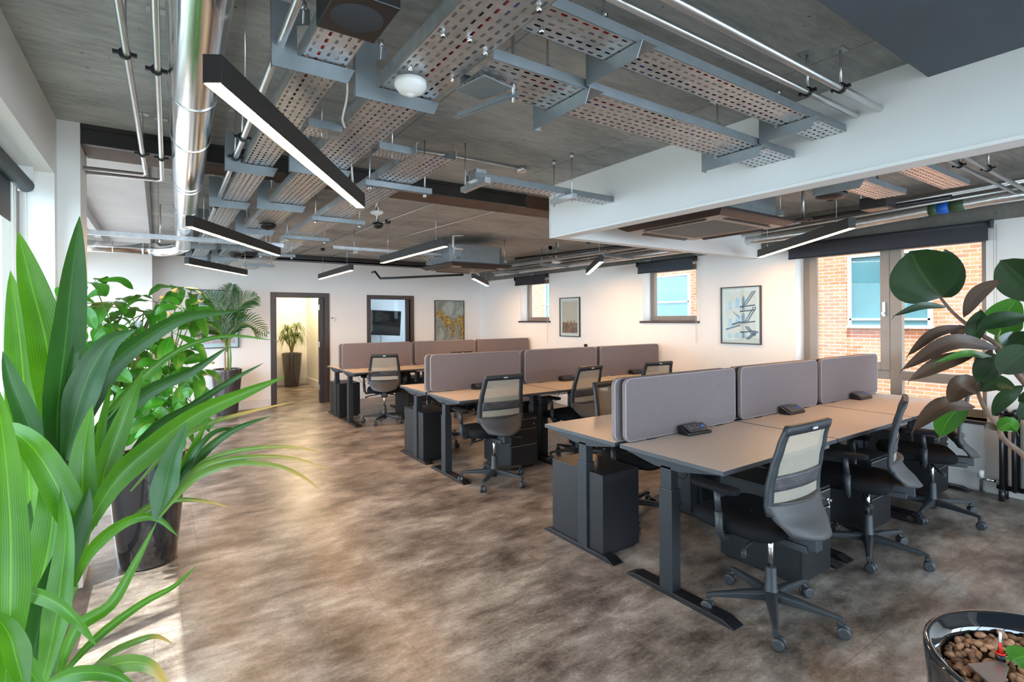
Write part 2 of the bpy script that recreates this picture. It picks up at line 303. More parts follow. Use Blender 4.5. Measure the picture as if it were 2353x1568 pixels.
# ================================================================ SETTING
XR, YB, XL, ZC = 5.80, 9.73, -.46, 2.62
struct('floor', MB().box((-1.6, -3.0, -.12), (6.1, 13.2, 0)), 'floor')
struct('ceiling', MB().box((-.74, -3.0, ZC), (6.06, YB+.15, ZC+.25)).box((-1.55, 3.78, ZC), (-.74, YB+.15, ZC+.25)), 'conc')
def wall_x(name, x0, x1, ys, ye, z0, z1, holes, mat='wall'):
    mb = MB(); y = ys
    for (a, b, c, d) in holes:
        if a > y: mb.box((x0, y, z0), (x1, a, z1))
        if c > z0: mb.box((x0, a, z0), (x1, b, c))
        if d < z1: mb.box((x0, a, d), (x1, b, z1))
        y = b
    if y < ye: mb.box((x0, y, z0), (x1, ye, z1))
    return struct(name, mb, mat)
def wall_y(name, y0, y1, xs, xe, z0, z1, holes, mat='wall'):
    mb = MB(); x = xs
    for (a, b, c, d) in holes:
        if a > x: mb.box((x, y0, z0), (a, y1, z1))
        if c > z0: mb.box((a, y0, z0), (b, y1, c))
        if d < z1: mb.box((a, y0, d), (b, y1, z1))
        x = b
    if x < xe: mb.box((x, y0, z0), (xe, y1, z1))
    return struct(name, mb, mat)
BW, W2, W1 = (1.36, 2.95, .60, 2.22), (4.22, 5.13, 1.455, 2.22), (7.31, 8.2, 1.455, 2.22)
wall_x('wall_right', XR, XR+.26, -3, YB+.15, 0, 2.30, [BW, W2, W1])
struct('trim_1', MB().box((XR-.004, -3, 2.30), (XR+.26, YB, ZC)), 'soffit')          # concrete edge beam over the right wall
DOOR = (1.66, 2.52, 0, 1.92); IW = (3.36, 4.17, .70, 1.895)
wall_y('wall_back', YB, YB+.15, -.62, XR, 0, ZC, [DOOR, IW])
wall_x('wall_left', -.72, XL, -3, 3.78, 0, ZC, [(.25, 3.70, .42, 2.30)])
struct('wall_pier', MB().box((-.72, 3.78, 0), (-.36, 4.10, ZC)), 'wall')
wall_x('wall_left_bay', -1.55, -1.30, 3.86, YB, 0, ZC, [(4.35, 9.3, .15, 2.35)])
struct('wall_bay_end', MB().box((-1.55, 3.78, 0), (-.72, 3.86, ZC)), 'wall')
struct('trim_8', MB().box((-.61, 4.10, 2.485), (-.55, 9.38, ZC)), 'plaster')
struct('wall_stub', MB().box((-1.55, 9.38, 0), (-.075, YB, ZC)), 'wall')
struct('trim_2', MB().box((-.55, 4.12, 2.600), (-.085, 9.38, ZC-.001)), 'plaster')
struct('trim_3', MB().box((-.085, 4.12, 2.585), (-.055, 9.38, ZC-.001)), 'steelk')
for n_, a, b in (('baseboard_back', (-.07, YB-.016, 0), (1.565, YB, .145)), ('baseboard_back_right', (2.61, YB-.016, 0), (XR, YB, .145)), ('baseboard_right', (XR-.016, -3, .012), (XR, YB, .15)), ('baseboard_left', (XL, -3, 0), (XL+.014, 3.78, .12)), ('baseboard_bay', (-1.3, 9.365, 0), (-.075, 9.38, .12))):
    struct(n_, MB().box(a, b), 'skirt', bevel=.004)
# white bulkhead frame hanging round the ceiling unit
bk = MB().box((2.75, -3, 2.18), (2.87, 3.44, ZC)).box((2.87, 3.34, 2.18), (XR, 3.44, ZC))
struct('ceiling_bulkhead', bk, 'bulk')
struct('trim_4', MB().box((2.742, -3, 2.196), (2.75, 3.448, 2.200)).box((2.742, 3.438, 2.18), (2.75, 3.448, ZC)), 'bulk')
# steel beams
bm = MB().box((-.355, 3.80, 2.52), (2.75, 3.812, ZC)).box((-.355, 3.78, 2.595), (2.75, 3.80, ZC)); bm.box((-.355, 3.78, 2.505), (2.75, 3.82, 2.52)); bm.box((-.355, 3.82, 2.505), (2.75, 4.10, 2.53), 1)
bm.box((2.75, 3.80, 2.505), (XR, 4.10, ZC), 1)
struct('beam_steel', bm, ['steelk', 'rust'])
struct('beam_back', MB().box((-.07, 9.40, 2.53), (XR, 9.46, ZC)).box((-.07, 9.40, 2.53), (XR, 9.72, 2.545)), ['steelk'])
# rooms behind the back wall
struct('wall_small_room_right', MB().box((2.90, YB+.15, 0), (3.0, 12.9, ZC)), 'wall')
struct('wall_small_room_back', MB().box((.9, 12.9, 0), (XR+.2, 13.05, ZC)), 'wall')
struct('wall_small_room_left', MB().box((.85, YB+.15, 0), (.95, 12.9, ZC)), 'wall')
struct('wall_meeting_room_right', MB().box((XR, YB+.15, 0), (XR+.15, 12.9, ZC)), 'wall')
struct('ceiling_small_rooms', MB().box((.85, YB+.15, ZC), (6.1, 13.05, ZC+.1)), 'wall')
struct('baseboard_small_room', MB().box((2.885, YB+.15, 0), (2.90, 12.885, .15)).box((.95, 12.885, 0), (2.90, 12.9, .15)), 'skirt')
L = bpy.data.lights.new('small_room_downlight', 'AREA'); L.shape = 'DISK'; L.size = .25; L.energy = 34; L.color = (1, .80, .48); o = bpy.data.objects.new('small_room_downlight', L); C.objects.link(o); o.location = (2.55, 11.9, 2.5)
area('meeting_room_daylight', (5.6, 11.6, 1.5), (4.2, 11.9, 1.4), 1.2, 1.4, 24, (.62, .78, 1))
# door frame and interior window frame
def ring(mb, x0, x1, z0, z1, w, y0, y1, bottom):
    mb.box((x0-w, y0, z0), (x0, y1, z1+w)).box((x1, y0, z0), (x1+w, y1, z1+w)).box((x0, y0, z1), (x1, y1, z1+w))
    if bottom: mb.box((x0-w, y0, z0-w), (x1+w, y1, z0))
d1 = MB(); ring(d1, 1.68, 2.50, 0, 1.90, .085, YB-.02, YB+.17, False); d1.box((1.68, YB+.05, 0), (1.70, YB+.09, 1.9)).box((2.42, YB+.05, 0), (2.50, YB+.09, 1.9)); door1 = struct('door_1', d1, 'dframe', bevel=.003)
MB().obox((2.555, YB+.54, .95), .04, .78, 1.86, Euler((0, 0, -.27)).to_matrix()).build('door_leaf', 'dframe', door1)
hg = MB()
for z in (.22, 1.0, 1.68): hg.box((2.40, YB+.045, z), (2.425, YB+.07, z+.10))
hg.build('hinge', 'galv', door1)
w5 = MB(); ring(w5, 3.36, 4.17, .70, 1.895, .075, YB-.02, YB+.17, True); w5.box((4.10, YB+.04, .7), (4.17, YB+.10, 1.895)); win5 = struct('window_5', w5, 'dframe', bevel=.003)
MB().box((3.36, YB+.06, .70), (4.10, YB+.068, 1.895)).build('glass_pane', 'glass', win5)
# ---- right wall windows
def window_right(name, hole, mull=None, transom=None, fx=.17, fw=.07):
    y0, y1, z0, z1 = hole; x0, x1 = XR+fx, XR+fx+.06; mb = MB()
    mb.box((x0, y0, z0), (x1, y0+fw, z1)).box((x0, y1-fw, z0), (x1, y1, z1)).box((x0, y0+fw, z0), (x1, y1-fw, z0+fw)).box((x0, y0+fw, z1-fw), (x1, y1-fw, z1))
    if mull: mb.box((x0-.01, mull-.05, z0), (x1, mull+.05, z1))
    if transom: mb.box((x0, y0, transom-.045), (x1, y1, transom+.045))
    o = struct(name, mb, 'wframe', bevel=.004)
    MB().box((x0+.025, y0+fw, z0+fw), (x0+.033, y1-fw, z1-fw)).build('glass_pane', 'glass', o)
    return o
win1 = window_right('window_1', BW, 2.07, .92)
s_ = MB(); x0 = XR+.155
s_.box((x0, 2.12, .965), (x0+.035, 2.20, 2.2)).box((x0, 2.80, .965), (x0+.035, 2.88, 2.2)).box((x0, 2.20, .965), (x0+.035, 2.80, 1.04)); s_.build('opening_sash', 'wframe', win1, bevel=.003)
MB().box((x0-.02, 2.15, 1.50), (x0, 2.175, 1.64)).box((x0-.045, 2.15, 1.52), (x0-.02, 2.175, 1.54)).build('window_handle', 'galv', win1)
window_right('window_2', W2); window_right('window_3', W1)
def sill(n, y0, y1, z): struct(n, MB().box((XR-.035, y0-.04, z-.03), (XR+.17, y1+.04, z)), 'dframe', bevel=.006)
sill('trim_5', 1.36, 2.95, .60); sill('trim_6', 4.22, 5.13, 1.455); sill('trim_7', 7.31, 8.2, 1.455)
# ---- left wall window
mb = MB(); x0, x1 = -.66, -.60
for y in (.25, 1.35, 2.08, 2.86, 3.64): mb.box((x0, y, .42), (x1, y+.06, 2.30))
mb.box((x0, .25, .42), (x1, 3.7, .48)).box((x0, .25, 2.24), (x1, 3.7, 2.30)); wl = struct('window_4', mb, 'wframe', bevel=.004)
MB().box((-.635, .3, .45), (-.628, 3.68, 2.27)).build('glass_pane', 'glass', wl)
mb = MB().box((-1.47, 4.35, .15), (-1.41, 9.3, .21)).box((-1.47, 4.35, 2.29), (-1.41, 9.3, 2.35))
for y in (4.35, 5.6, 6.8, 8.0, 9.24): mb.box((-1.47, y, .15), (-1.41, y+.06, 2.35))
struct('window_6', mb, 'wframe')
# unseen open frame behind the camera, added to let in fill daylight
mb = MB()
for x in (-.72, .9, 2.5, 4.1, 5.74): mb.box((x, -3.06, 0), (x+.07, -3.0, ZC))
mb.box((-.72, -3.06, 0), (6.06, -3, .3)).box((-.72, -3.06, 2.3), (6.06, -3, ZC)); struct('rear_fill_opening', mb, 'wframe')
# unseen mass above and ground below, both added to block sky light
struct('upper_sky_block', MB().box((-.74, -3.0, ZC+.25), (6.06, 13.2, 7.0)), 'brick')
struct('ground', MB().box((-40, -40, -4.3), (12, 60, -4)), 'soffit')
# ---- building across the street
fac = MB().box((12, -8, -6), (12.3, 40, 12)); tag(fac.build('brick_building', 'brick'), 'orange brick building across the street seen through the windows', 'building')
bld = bpy.data.objects['brick_building']
def facade_window(y0, y1, z0, z1, bars=()):
    f = MB().box((11.93, y0-.05, z0-.06), (12.0, y1+.05, z0)).box((11.95, y0-.03, z1), (12.0, y1+.03, z1+.05)).box((11.95, y0-.03, z0), (12.0, y0+.04, z1)).box((11.95, y1-.04, z0), (12.0, y1+.03, z1))
    for z in bars: f.box((11.95, y0, z), (11.999, y1, z+.04))
    w = f.build('window', 'wwhite', bld)
    MB().box((11.975, y0+.04, z0), (11.99, y1-.04, z1)).build('pane', 'blueg', w)
facade_window(3.60, 4.98, 1.32, 2.72, (1.42,)); facade_window(8.95, 10.3, .3, 2.66, (1.92,)); facade_window(18.2, 21, .4, 3.2, (2.7,)); facade_window(14, 15.3, .4, 3.0, (2,)); facade_window(-2.5, -1.1, 1.3, 2.7)
# ---- blinds
def blind_right(y0, y1, drop, lab, mat, chain_z):
    t = thing('roller_blind', lab, 'blind', (XR, 0, 0), 0, 'roller blinds on the right wall')
    mb = MB(); mb.cyl((-.045, y0, 2.27), (-.045, y1, 2.27), .028, 16); mb.box((-.072, y0+.01, drop), (-.069, y1-.01, 2.27)); mb.cyl((-.0705, y0+.01, drop), (-.0705, y1-.01, drop), .007, 8)
    mb.build('blind_fabric', mat, t)
    MB().box((-.085, y0-.012, 2.235), (0, y0, 2.305)).box((-.085, y1, 2.235), (0, y1+.012, 2.305)).build('mounting_bracket', 'black', t)
    MB().tube([(-.05, y0-.02, 2.26), (-.05, y0-.02, chain_z), (-.05, y0-.028, chain_z-.02), (-.05, y0-.036, chain_z), (-.05, y0-.036, 2.26)], .0022, 5).build('bead_chain', 'chain', t)
blind_right(1.32, 3.0, 2.135, 'wide dark roller blind rolled up over the big window with the brick view', 'blind', 1.0)
blind_right(4.22, 5.17, 2.14, 'slate roller blind over the small window nearer the white bulkhead', 'blindg', 1.19)
blind_right(7.33, 8.29, 2.14, 'small dark roller blind over the window farthest along the right wall', 'blind', 1.07)
t = thing('roller_blind', 'grey roller blind with two bead chains at the left window', 'blind', (0, 0, 0))
MB().cyl((-.56, .4, 2.20), (-.56, 3.60, 2.20), .035, 18).box((-.585, .4, 1.98), (-.582, 3.4, 2.2)).build('blind_fabric', 'blindg', t)
MB().tube([(-.56, 3.62, 2.2), (-.56, 3.62, .9)], .0022, 5).tube([(-.6, 3.56, 2.2), (-.6, 3.56, .9)], .0022, 5).build('bead_chain', 'chain', t)
MB().box((-.59, 3.60, 2.17), (-.53, 3.61, 2.30)).build('mounting_bracket', 'white', t)
# ================================================================ CEILING SERVICES
def perf(mb, axis, a0, a1, b0, b1, z, rows, pitch, sl=.55, sw=.32):
    n = max(1, int(round((a1-a0)/pitch))); pa = (a1-a0)/n; pb = (b1-b0)/rows
    for j in range(rows):
        sh = (.22 if j % 2 else -.22)*pa*(1-sl)
        for i in range(n):
            A, B = a0+i*pa, b0+j*pb; cx, cy = A+pa/2+sh, B+pb/2; lx, ly, c = pa*sl/2, pb*sw/2, pb*sw*.22
            pts = [(A, B), (A+pa, B), (A+pa, B+pb), (A, B+pb), (cx-lx+c, cy-ly), (cx+lx-c, cy-ly), (cx+lx, cy-ly+c), (cx+lx, cy+ly-c), (cx+lx-c, cy+ly), (cx-lx+c, cy+ly), (cx-lx, cy+ly-c), (cx-lx, cy-ly+c)]
            P = [(p, q, z) if axis == 'x' else (q, p, z) for p, q in pts]
            mb.add(P, [(0, 1, 5, 4), (1, 6, 5), (1, 2, 7, 6), (2, 8, 7), (2, 3, 9, 8), (3, 10, 9), (3, 0, 11, 10), (0, 4, 11)])
def tray(name, label, axis, a0, a1, b0, b1, z, rows, pitch=.05, lip=.045, group='perforated cable trays', hang=(), side=-1, cat='cable tray', sag=None):
    t = thing(name, label, cat, (0, 0, 0), 0, group)
    mb = MB(); perf(mb, axis, a0, a1, b0, b1, z, rows, pitch)
    mb.build('perforated_base', 'galv', t)
    for b, s in ((b0, -1), (b1, 1)):
        m2 = MB(); q = (b-.0015, b+.0015)
        if axis == 'x': m2.box((a0, q[0], z), (a1, q[1], z+lip)).box((a0, b if s < 0 else b-.012, z+lip), (a1, b+.012 if s < 0 else b, z+lip+.002))
        else: m2.box((q[0], a0, z), (q[1], a1, z+lip)).box((b if s < 0 else b-.012, a0, z+lip), (b+.012 if s < 0 else b, a1, z+lip+.002))
        m2.build('side_rail', 'galvd' if axis == 'x' else 'galv', t)
    rnd = random.Random(int(a0*100)+int(b0*977))
    for k, (col, w) in enumerate((('cblue', 1), ('cred', 1), ('cblack', 3), ('cwhite', 1))):      # cables lying on the tray
        m3 = MB()
        for _ in range(w):
            q = b0+(b1-b0)*(.18+.64*rnd.random()); pts = []; n = 14
            for i in range(n+1): a = a0+.02+(a1-a0-.04)*i/n; e = q+.012*math.sin(i*1.3+q*50); pts.append((a, e, z+.008) if axis == 'x' else (e, a, z+.008))
            m3.tube(pts, .0045, 5)
        m3.build('cable', col, t)
    return t
for nm, c in (('cblue', (.05, .07, .42)), ('cred', (.55, .02, .02)), ('cblack', (.01, .01, .01)), ('cwhite', (.7, .7, .68))): M[nm] = plain(nm, c, .5)
def bracket(axis, a, b0, b1, z, label, side=1, w=.11, grp='tray hanger brackets'):
    """sheet steel cradle under a tray: bottom plate, tall side plate with a return, threaded rod to the slab"""
    t = thing('tray_hanger', label, 'hanger', (0, 0, 0), 0, grp)
    T = (lambda b, zz: (b, zz)); e = side; bs = b0-.015 if side < 0 else b1+.015; be = b1+.03 if side < 0 else b0-.03
    # C plate across the tray: tall leg on one side, arm under the tray, short arm on top
    poly = [(be, z-.004), (be+e*.025, z-.055), (bs+e*.075, z-.055), (bs+e*.075, z+.155), (bs-e*.04, z+.155), (bs-e*.04, z+.105), (bs, z+.09), (bs, z-.004)]
    mb = MB(); mb.prism(poly, axis, a-.0015, a+.0015)
    def bx(A0, B0, Z0, A1, B1, Z1): mb.box((A0, min(B0, B1), Z0), (A1, max(B0, B1), Z1)) if axis == 'x' else mb.box((min(B0, B1), A0, Z0), (max(B0, B1), A1, Z1))
    bx(a, be, z-.006, a+w, bs, z-.003); bx(a, bs+e*.072, z-.055, a+w*.5, bs+e*.075, z+.155)
    mb.build('cradle_plate', 'galvd', t)
    rb = bs-side*.02; p = (a, rb) if axis == 'x' else (rb, a)
    MB().cyl((p[0], p[1], z+.10), (p[0], p[1], ZC), .005, 8).box((p[0]-.04, p[1]-.02, ZC-.006), (p[0]+.04, p[1]+.02, ZC)).cyl((p[0], p[1], z+.145), (p[0], p[1], z+.17), .012, 6).build('threaded_rod', 'conduit', t)
# trays running across (towards the bulkhead)
tray('cable_tray', 'narrow perforated tray across the upper right, nearest the twin conduits', 'x', .89, 2.75, 1.155, 1.30, 2.393, 5, .042, .035)
tray('cable_tray', 'wide perforated tray across the upper right, meeting the bulkhead lowest', 'x', .89, 2.75, 1.40, 1.62, 2.332, 7, .042, .035)
tray('cable_tray', 'perforated tray seen beyond the bulkhead, nearer the twin conduits', 'x', 2.87, 4.58, 1.155, 1.30, 2.393, 5, .045, .035)
tray('cable_tray', 'perforated tray seen beyond the bulkhead, nearer the ceiling unit', 'x', 2.87, 4.22, 1.40, 1.58, 2.332, 6, .045, .035)
for a, b0, b1, z, lab in ((1.28, 1.155, 1.30, 2.393, 'sheet steel hanger under the narrow tray at top centre right'), (2.40, 1.155, 1.30, 2.393, 'sheet steel hanger under the narrow tray close to the bulkhead'), (1.28, 1.40, 1.62, 2.332, 'sheet steel hanger under the wide tray above the small tray with rods'), (2.40, 1.40, 1.62, 2.332, 'sheet steel hanger under the wide tray close to the bulkhead'), (3.5, 1.40, 1.58, 2.332, 'sheet steel hanger beyond the bulkhead beside the domed fitting')):
    bracket('x', a, b0, b1, z, lab, 1, .07)
# trays running away from the camera
tray('cable_tray', 'perforated tray left of the long near lamp, beside the steel pipe', 'y', 1.50, 9.38, .385, .525, 2.350, 5, .045, .05)
tray('cable_tray', 'widest perforated tray running to the back wall, with the white dome sensor', 'y', .95, 9.38, .672, .882, 2.350, 7, .045, .05)
tray('cable_tray', 'rightmost long perforated tray running to the back wall on strut bars', 'y', 2.38, 5.9, 1.06, 1.28, 2.325, 7, .045, .05)
tray('cable_tray', 'short perforated tray on a tall rod pair entering the bulkhead side', 'x', 1.58, 2.75, 2.70, 2.81, 2.345, 3, .045, .04, None)
BT = ((1.83, .672, .882, 1), (2.95, .672, .882, 0), (4.05, .672, .882, 0), (5.3, .672, .882, 0), (6.6, .672, .882, 0), (7.9, .672, .882, 0), (9.0, .672, .882, 0))
BL = ('under the white dome sensor', 'just beyond the near lamp', 'before the black dome', 'past the black dome', 'above the middle left lamp', 'before the far left lamp', 'nearest the back wall')
for (a, b0, b1, _), l in zip(BT, BL): bracket('y', a, b0, b1, 2.35, 'blue grey steel hanger on the widest tray, ' + l, -1, .05)
for a, l in zip((1.75, 3.12, 4.15, 5.4, 6.7, 8.0), ('beside the black speaker', 'at the steel beam', 'second beyond the steel beam', 'halfway down the room', 'over the middle left lamp', 'near the back wall')): bracket('y', a, .385, .525, 2.35, 'grey steel hanger on the tray by the pipe, ' + l, -1, .04)
# wire basket continuing the right tray
t = thing('wire_basket_tray', 'wire basket cable tray reaching the back wall', 'cable tray', (0, 0, 0)); mb = MB()
for k in range(9): x = 1.08+k*.0275; mb.tube([(x, 5.92, 2.325), (x, 9.3, 2.325)], .0025, 5)
for k in range(34): y = 5.95+k*.1; mb.tube([(1.08, y, 2.37), (1.08, y, 2.325), (1.30, y, 2.325), (1.30, y, 2.37)], .0025, 5)
mb.build('wire_mesh', 'galv', t)
for y, l in ((2.98, 'nearest the beam'), (4.25, 'with the conduit to the round white detector'), (5.34, 'third from the camera'), (6.9, 'under the wire basket'), (8.3, 'last before the back wall')):
    t = thing('strut_bar', 'strut bar on rods under the right tray, ' + l, 'strut', (0, 0, 0), 0, 'strut bars under the right tray')
    MB().box((1.0, y-.02, 2.285), (1.42, y+.02, 2.318)).build('channel', 'galvd', t)
    for x in (1.03, 1.38): MB().cyl((x, y, 2.27), (x, y, ZC), .005, 8).cyl((x, y, 2.262), (x, y, 2.285), .012, 6).build('threaded_rod', 'conduit', t)
t = thing('strut_bar', 'short strut on two rods holding the small tray at the bulkhead', 'strut', (0, 0, 0)); MB().box((2.30, 2.64, 2.31), (2.34, 2.88, 2.342)).build('channel', 'galv', t)
for y in (2.67, 2.86): MB().cyl((2.32, y, 2.29), (2.32, y, ZC), .005, 8).cyl((2.32, y, ZC-.03), (2.32, y, ZC), .012, 8).build('threaded_rod', 'conduit', t)
t = thing('strut_bar', 'short strut bar at the free end of the small tray', 'strut', (0, 0, 0)); MB().box((1.60, 2.62, 2.31), (1.64, 2.92, 2.342)).build('channel', 'galv', t)
MB().box((1.59, 2.70, 2.342), (1.66, 2.80, 2.41)).build('end_clip', 'galv', t); MB().cyl((1.62, 2.89, 2.30), (1.62, 2.89, ZC), .004, 8).build('threaded_rod', 'conduit', t)
t = thing('strut_bar', 'long galvanised strut crossing under the round duct at the left', 'strut', (0, 0, 0)); MB().box((-1.3, 6.0, 2.285), (1.12, 6.04, 2.325)).box((-1.3, 6.01, 2.325), (1.12, 6.03, 2.33)).build('channel', 'galv', t)
for x in (.02, .95): MB().cyl((x, 6.02, 2.26), (x, 6.02, ZC), .006, 8).cyl((x, 6.02, 2.255), (x, 6.02, 2.285), .014, 6).build('threaded_rod', 'conduit', t)
t = thing('strut_bar', 'diagonal pressed steel brace hanging under the tray junction', 'brace', (0, 0, 0))
MB().obox((.99, 1.62, 2.275), .26, .022, .004, Euler((0, .12, 2.05)).to_matrix()).obox((1.0, 1.62, 2.285), .26, .004, .026, Euler((0, .12, 2.05)).to_matrix()).build('channel', 'galvd', t)
MB().cyl((1.05, 1.52, 2.27), (1.05, 1.52, ZC), .006, 8).build('threaded_rod', 'conduit', t)
MB().obox((.95, 1.56, 2.312), .13, .15, .005, Euler((0, 0, .2)).to_matrix()).build('junction_plate', 'galvd', t)
# bolts on the tray junction
mb = MB()
for k in range(10): x, y = [(.70, 1.05), (.86, 1.12), (.70, 1.38), (.78, 1.36), (.86, 1.40), (.93, 1.44), (.93, 1.58), (.86, 1.62), (.70, 1.62), (.93, 1.20)][k]; mb.cyl((x, y, 2.335), (x, y, 2.35), .008, 6)
tag(mb.build('tray_bolts', 'chrome'), 'scattered shiny fixing bolts at the tray junction', 'bolts', kind='stuff')
# little slotted link trays and loose cables between the long trays
for x0_, x1_, y0_, l in ((.53, .672, 2.30, 'between the two left trays, near the long lamp'), (.885, 1.06, 2.42, 'between the widest and the right tray')):
    t = thing('link_tray', 'short slotted link tray ' + l, 'cable tray', (0, 0, 0), 0, 'short link trays'); mb = MB(); perf(mb, 'x', x0_, x1_, y0_, y0_+.12, 2.325, 4, .02, .3, .6); mb.build('slotted_base', 'galv', t)
    MB().box((x0_, y0_-.001, 2.325), (x1_, y0_+.001, 2.36)).build('side_rail', 'galvd', t); MB().box((x0_, y0_+.119, 2.325), (x1_, y0_+.121, 2.36)).build('side_rail', 'galvd', t); MB().cyl(((x0_+x1_)/2, y0_+.06, 2.31), ((x0_+x1_)/2, y0_+.06, ZC), .004, 8).build('threaded_rod', 'conduit', t)
tag(MB().tube(catmull([(.53, 1.78, 2.41), (.575, 1.9, 2.33), (.60, 2.05, 2.29), (.655, 2.2, 2.31), (.665, 2.26, 2.36)], 16), .004, 6).build('loose_cable', 'cwhite'), 'white cable drooping between the two left trays', 'cable')
tag(MB().tube(catmull([(.90, 2.9, 2.36), (.93, 2.98, 2.28), (.94, 3.05, 2.22), (.94, 3.06, 2.17)], 12), .004, 6).build('loose_cable', 'cwhite'), 'white cable end hanging just past the tip of the near lamp', 'cable')
tag(MB().tube([(.885, 2.55, 2.345), (1.06, 2.50, 2.345)], .003, 6).build('cable_tie', plain('yellow_tie', (.75, .60, .02), .5)), 'yellow cable tie stretched between two trays', 'cable tie')
# round ducts
def duct_pt(y): return (.055+.027*y, y, 2.42)
t = thing('air_duct', 'large shiny spiral duct running away along the left ceiling', 'duct', (0, 0, 0))
mb = MB(); ys = [-2.5+k*.5 for k in range(21)]; mb.tube([duct_pt(y) for y in ys]+[(.22, 7.72, 2.42), (.15, 7.84, 2.41), (.05, 7.90, 2.40), (-.04, 7.92, 2.40)], .084, 36); mb.build('duct_tube', 'duct', t)
for k, y in enumerate((1.05, 2.42, 3.02, 3.95, 4.05, 4.9, 5.6, 6.4, 7.4)):
    p, q = duct_pt(y-.006), duct_pt(y+.006); MB().tube([p, q], .0875, 36).build('seam_band', 'duct', t)
t = thing('air_duct', 'shorter shiny duct turning left below the pale ceiling strip', 'duct', (0, 0, 0)); MB().tube([(-.04, 7.92, 2.40), (-1.3, 7.92, 2.40)], .07, 32).build('duct_tube', 'duct', t)
for x in (-.08, -.15, -.45): MB().tube([(x-.006, 7.92, 2.40), (x+.006, 7.92, 2.40)], .0735, 32).build('seam_band', 'duct', t)
# pipes
def pipe(label, pts, r, mat='conduit', cat='pipe', group=None, clips=(), n=12, name='conduit_pipe'):
    t = thing(name, label, cat, (0, 0, 0), 0, group); MB().tube(pts, r, n).build('pipe_run', mat, t)
    for (x, y, z, ax) in clips:
        mb = MB(); d = .008; a, b = ((x-d, y, z), (x+d, y, z)) if ax == 'x' else ((x, y-d, z), (x, y+d, z)); mb.tube([a, b], r+.007, 14)
        if ax == 'x': mb.box((x-.006, y-r-.022, z-.006), (x+.006, y+r+.022, z+.006))
        else: mb.box((x-r-.022, y-.006, z-.006), (x+r+.022, y+.006, z+.006))
        mb.build('pipe_clip', 'black', t)
        MB().cyl((x, y, z+r), (x, y, ZC), .006, 8).box((x-.03, y-.02, ZC-.008), (x+.03, y+.02, ZC)).build('hanger_rod', 'conduit', t)
G = 'bare metal ceiling pipes'
pipe('steel conduit through the bulkhead, the one nearer the dark board', [(.3, 1.010, 2.455), (2.6, 1.01, 2.455), (5.5, 1.05, 2.455)], .015, clips=((1.15, 1.01, 2.455, 'x'), (2.36, 1.01, 2.455, 'x'), (4.45, 1.03, 2.455, 'x')), group=G)
pipe('steel conduit through the bulkhead, the one nearer the trays', [(.3, 1.105, 2.455), (2.6, 1.105, 2.455), (5.5, 1.12, 2.455)], .013, clips=((2.28, 1.105, 2.455, 'x'), (4.2, 1.11, 2.455, 'x')), group=G)
pipe('thin bright pipe at upper left farther from the duct', [(-.094, -1, 2.40), (-.09, 1.8, 2.40), (-.062, 3.70, 2.40), (-.058, 3.86, 2.40), (-.075, 3.90, 2.40), (-1.2, 3.96, 2.40)], .0115, clips=((-.089, 2.17, 2.40, 'y'), (-.068, 3.42, 2.40, 'y')), group=G)
pipe('thin bright pipe at upper left hugging the duct', [(-.012, -1, 2.40), (-.004, 1.8, 2.40), (.022, 3.8, 2.40), (.024, 3.97, 2.40), (.0, 4.01, 2.40), (-1.2, 4.07, 2.40)], .0115, clips=((-.001, 2.25, 2.40, 'y'), (.018, 3.45, 2.40, 'y')), group=G)
pipe('grey steel pipe running beside the leftmost perforated tray', [(.305, .6, 2.37), (.318, 1.5, 2.37), (.345, 3.2, 2.37), (.40, 7.4, 2.37)], .014, clips=((.317, 1.44, 2.37, 'y'), (.335, 2.75, 2.37, 'y'), (.343, 3.1, 2.37, 'y'), (.365, 4.5, 2.37, 'y')), group=G)
pipe('silver foil lagged pipe along the top of the right wall', [(5.50, -.5, 2.43), (5.50, 1.2, 2.43), (5.50, 2.6, 2.36), (5.50, 4.7, 2.36), (5.50, 8.6, 2.38)], .045, 'foil', 'pipe', None, n=18)
tp = bpy.data.objects['conduit_pipe.005'] if 'conduit_pipe.005' in bpy.data.objects else None
MB().tube([(5.50, 1.52, 2.414), (5.50, 1.60, 2.410)], .048, 18).build('blue_band', 'blue', tp); MB().tube([(5.50, 1.60, 2.410), (5.50, 1.66, 2.407)], .048, 18).build('green_band', 'green', tp); MB().tube([(5.50, 1.42, 2.419), (5.50, 1.52, 2.414)], .048, 18).build('green_band', 'green', tp)
for k, (x, z, l) in enumerate(((5.40, 2.47, 'nearest the foil pipe'), (5.34, 2.50, 'in the middle'), (5.27, 2.50, 'farthest from the wall'))):
    pipe('slim copper toned pipe along the right wall, ' + l, [(x, 1.0, z), (x, 3, z-.06), (x, 5, z-.06), (x, 8.9, z-.04)], .010, group=G)
pipe('black lagged pipe sloping between the two ceiling units', [(4.75, 1.30, 2.36), (4.80, 2.4, 2.37), (4.65, 3.3, 2.40)], .018, 'black', 'pipe', None, clips=((4.78, 1.9, 2.365, 'y'),))
pipe('black lagged pipe running beyond the bulkhead to the far ceiling unit', [(4.7, 3.46, 2.34), (4.55, 5, 2.37), (4.3, 6.2, 2.37)], .02, 'black', 'pipe')
pipe('dark bent drain pipe under the far ceiling unit', [(3.0, 8.6, 2.30), (3.0, 8.45, 2.30), (3.03, 8.3, 2.18), (3.2, 8.1, 2.18), (4.1, 7.4, 2.22)], .018, 'black', 'pipe')
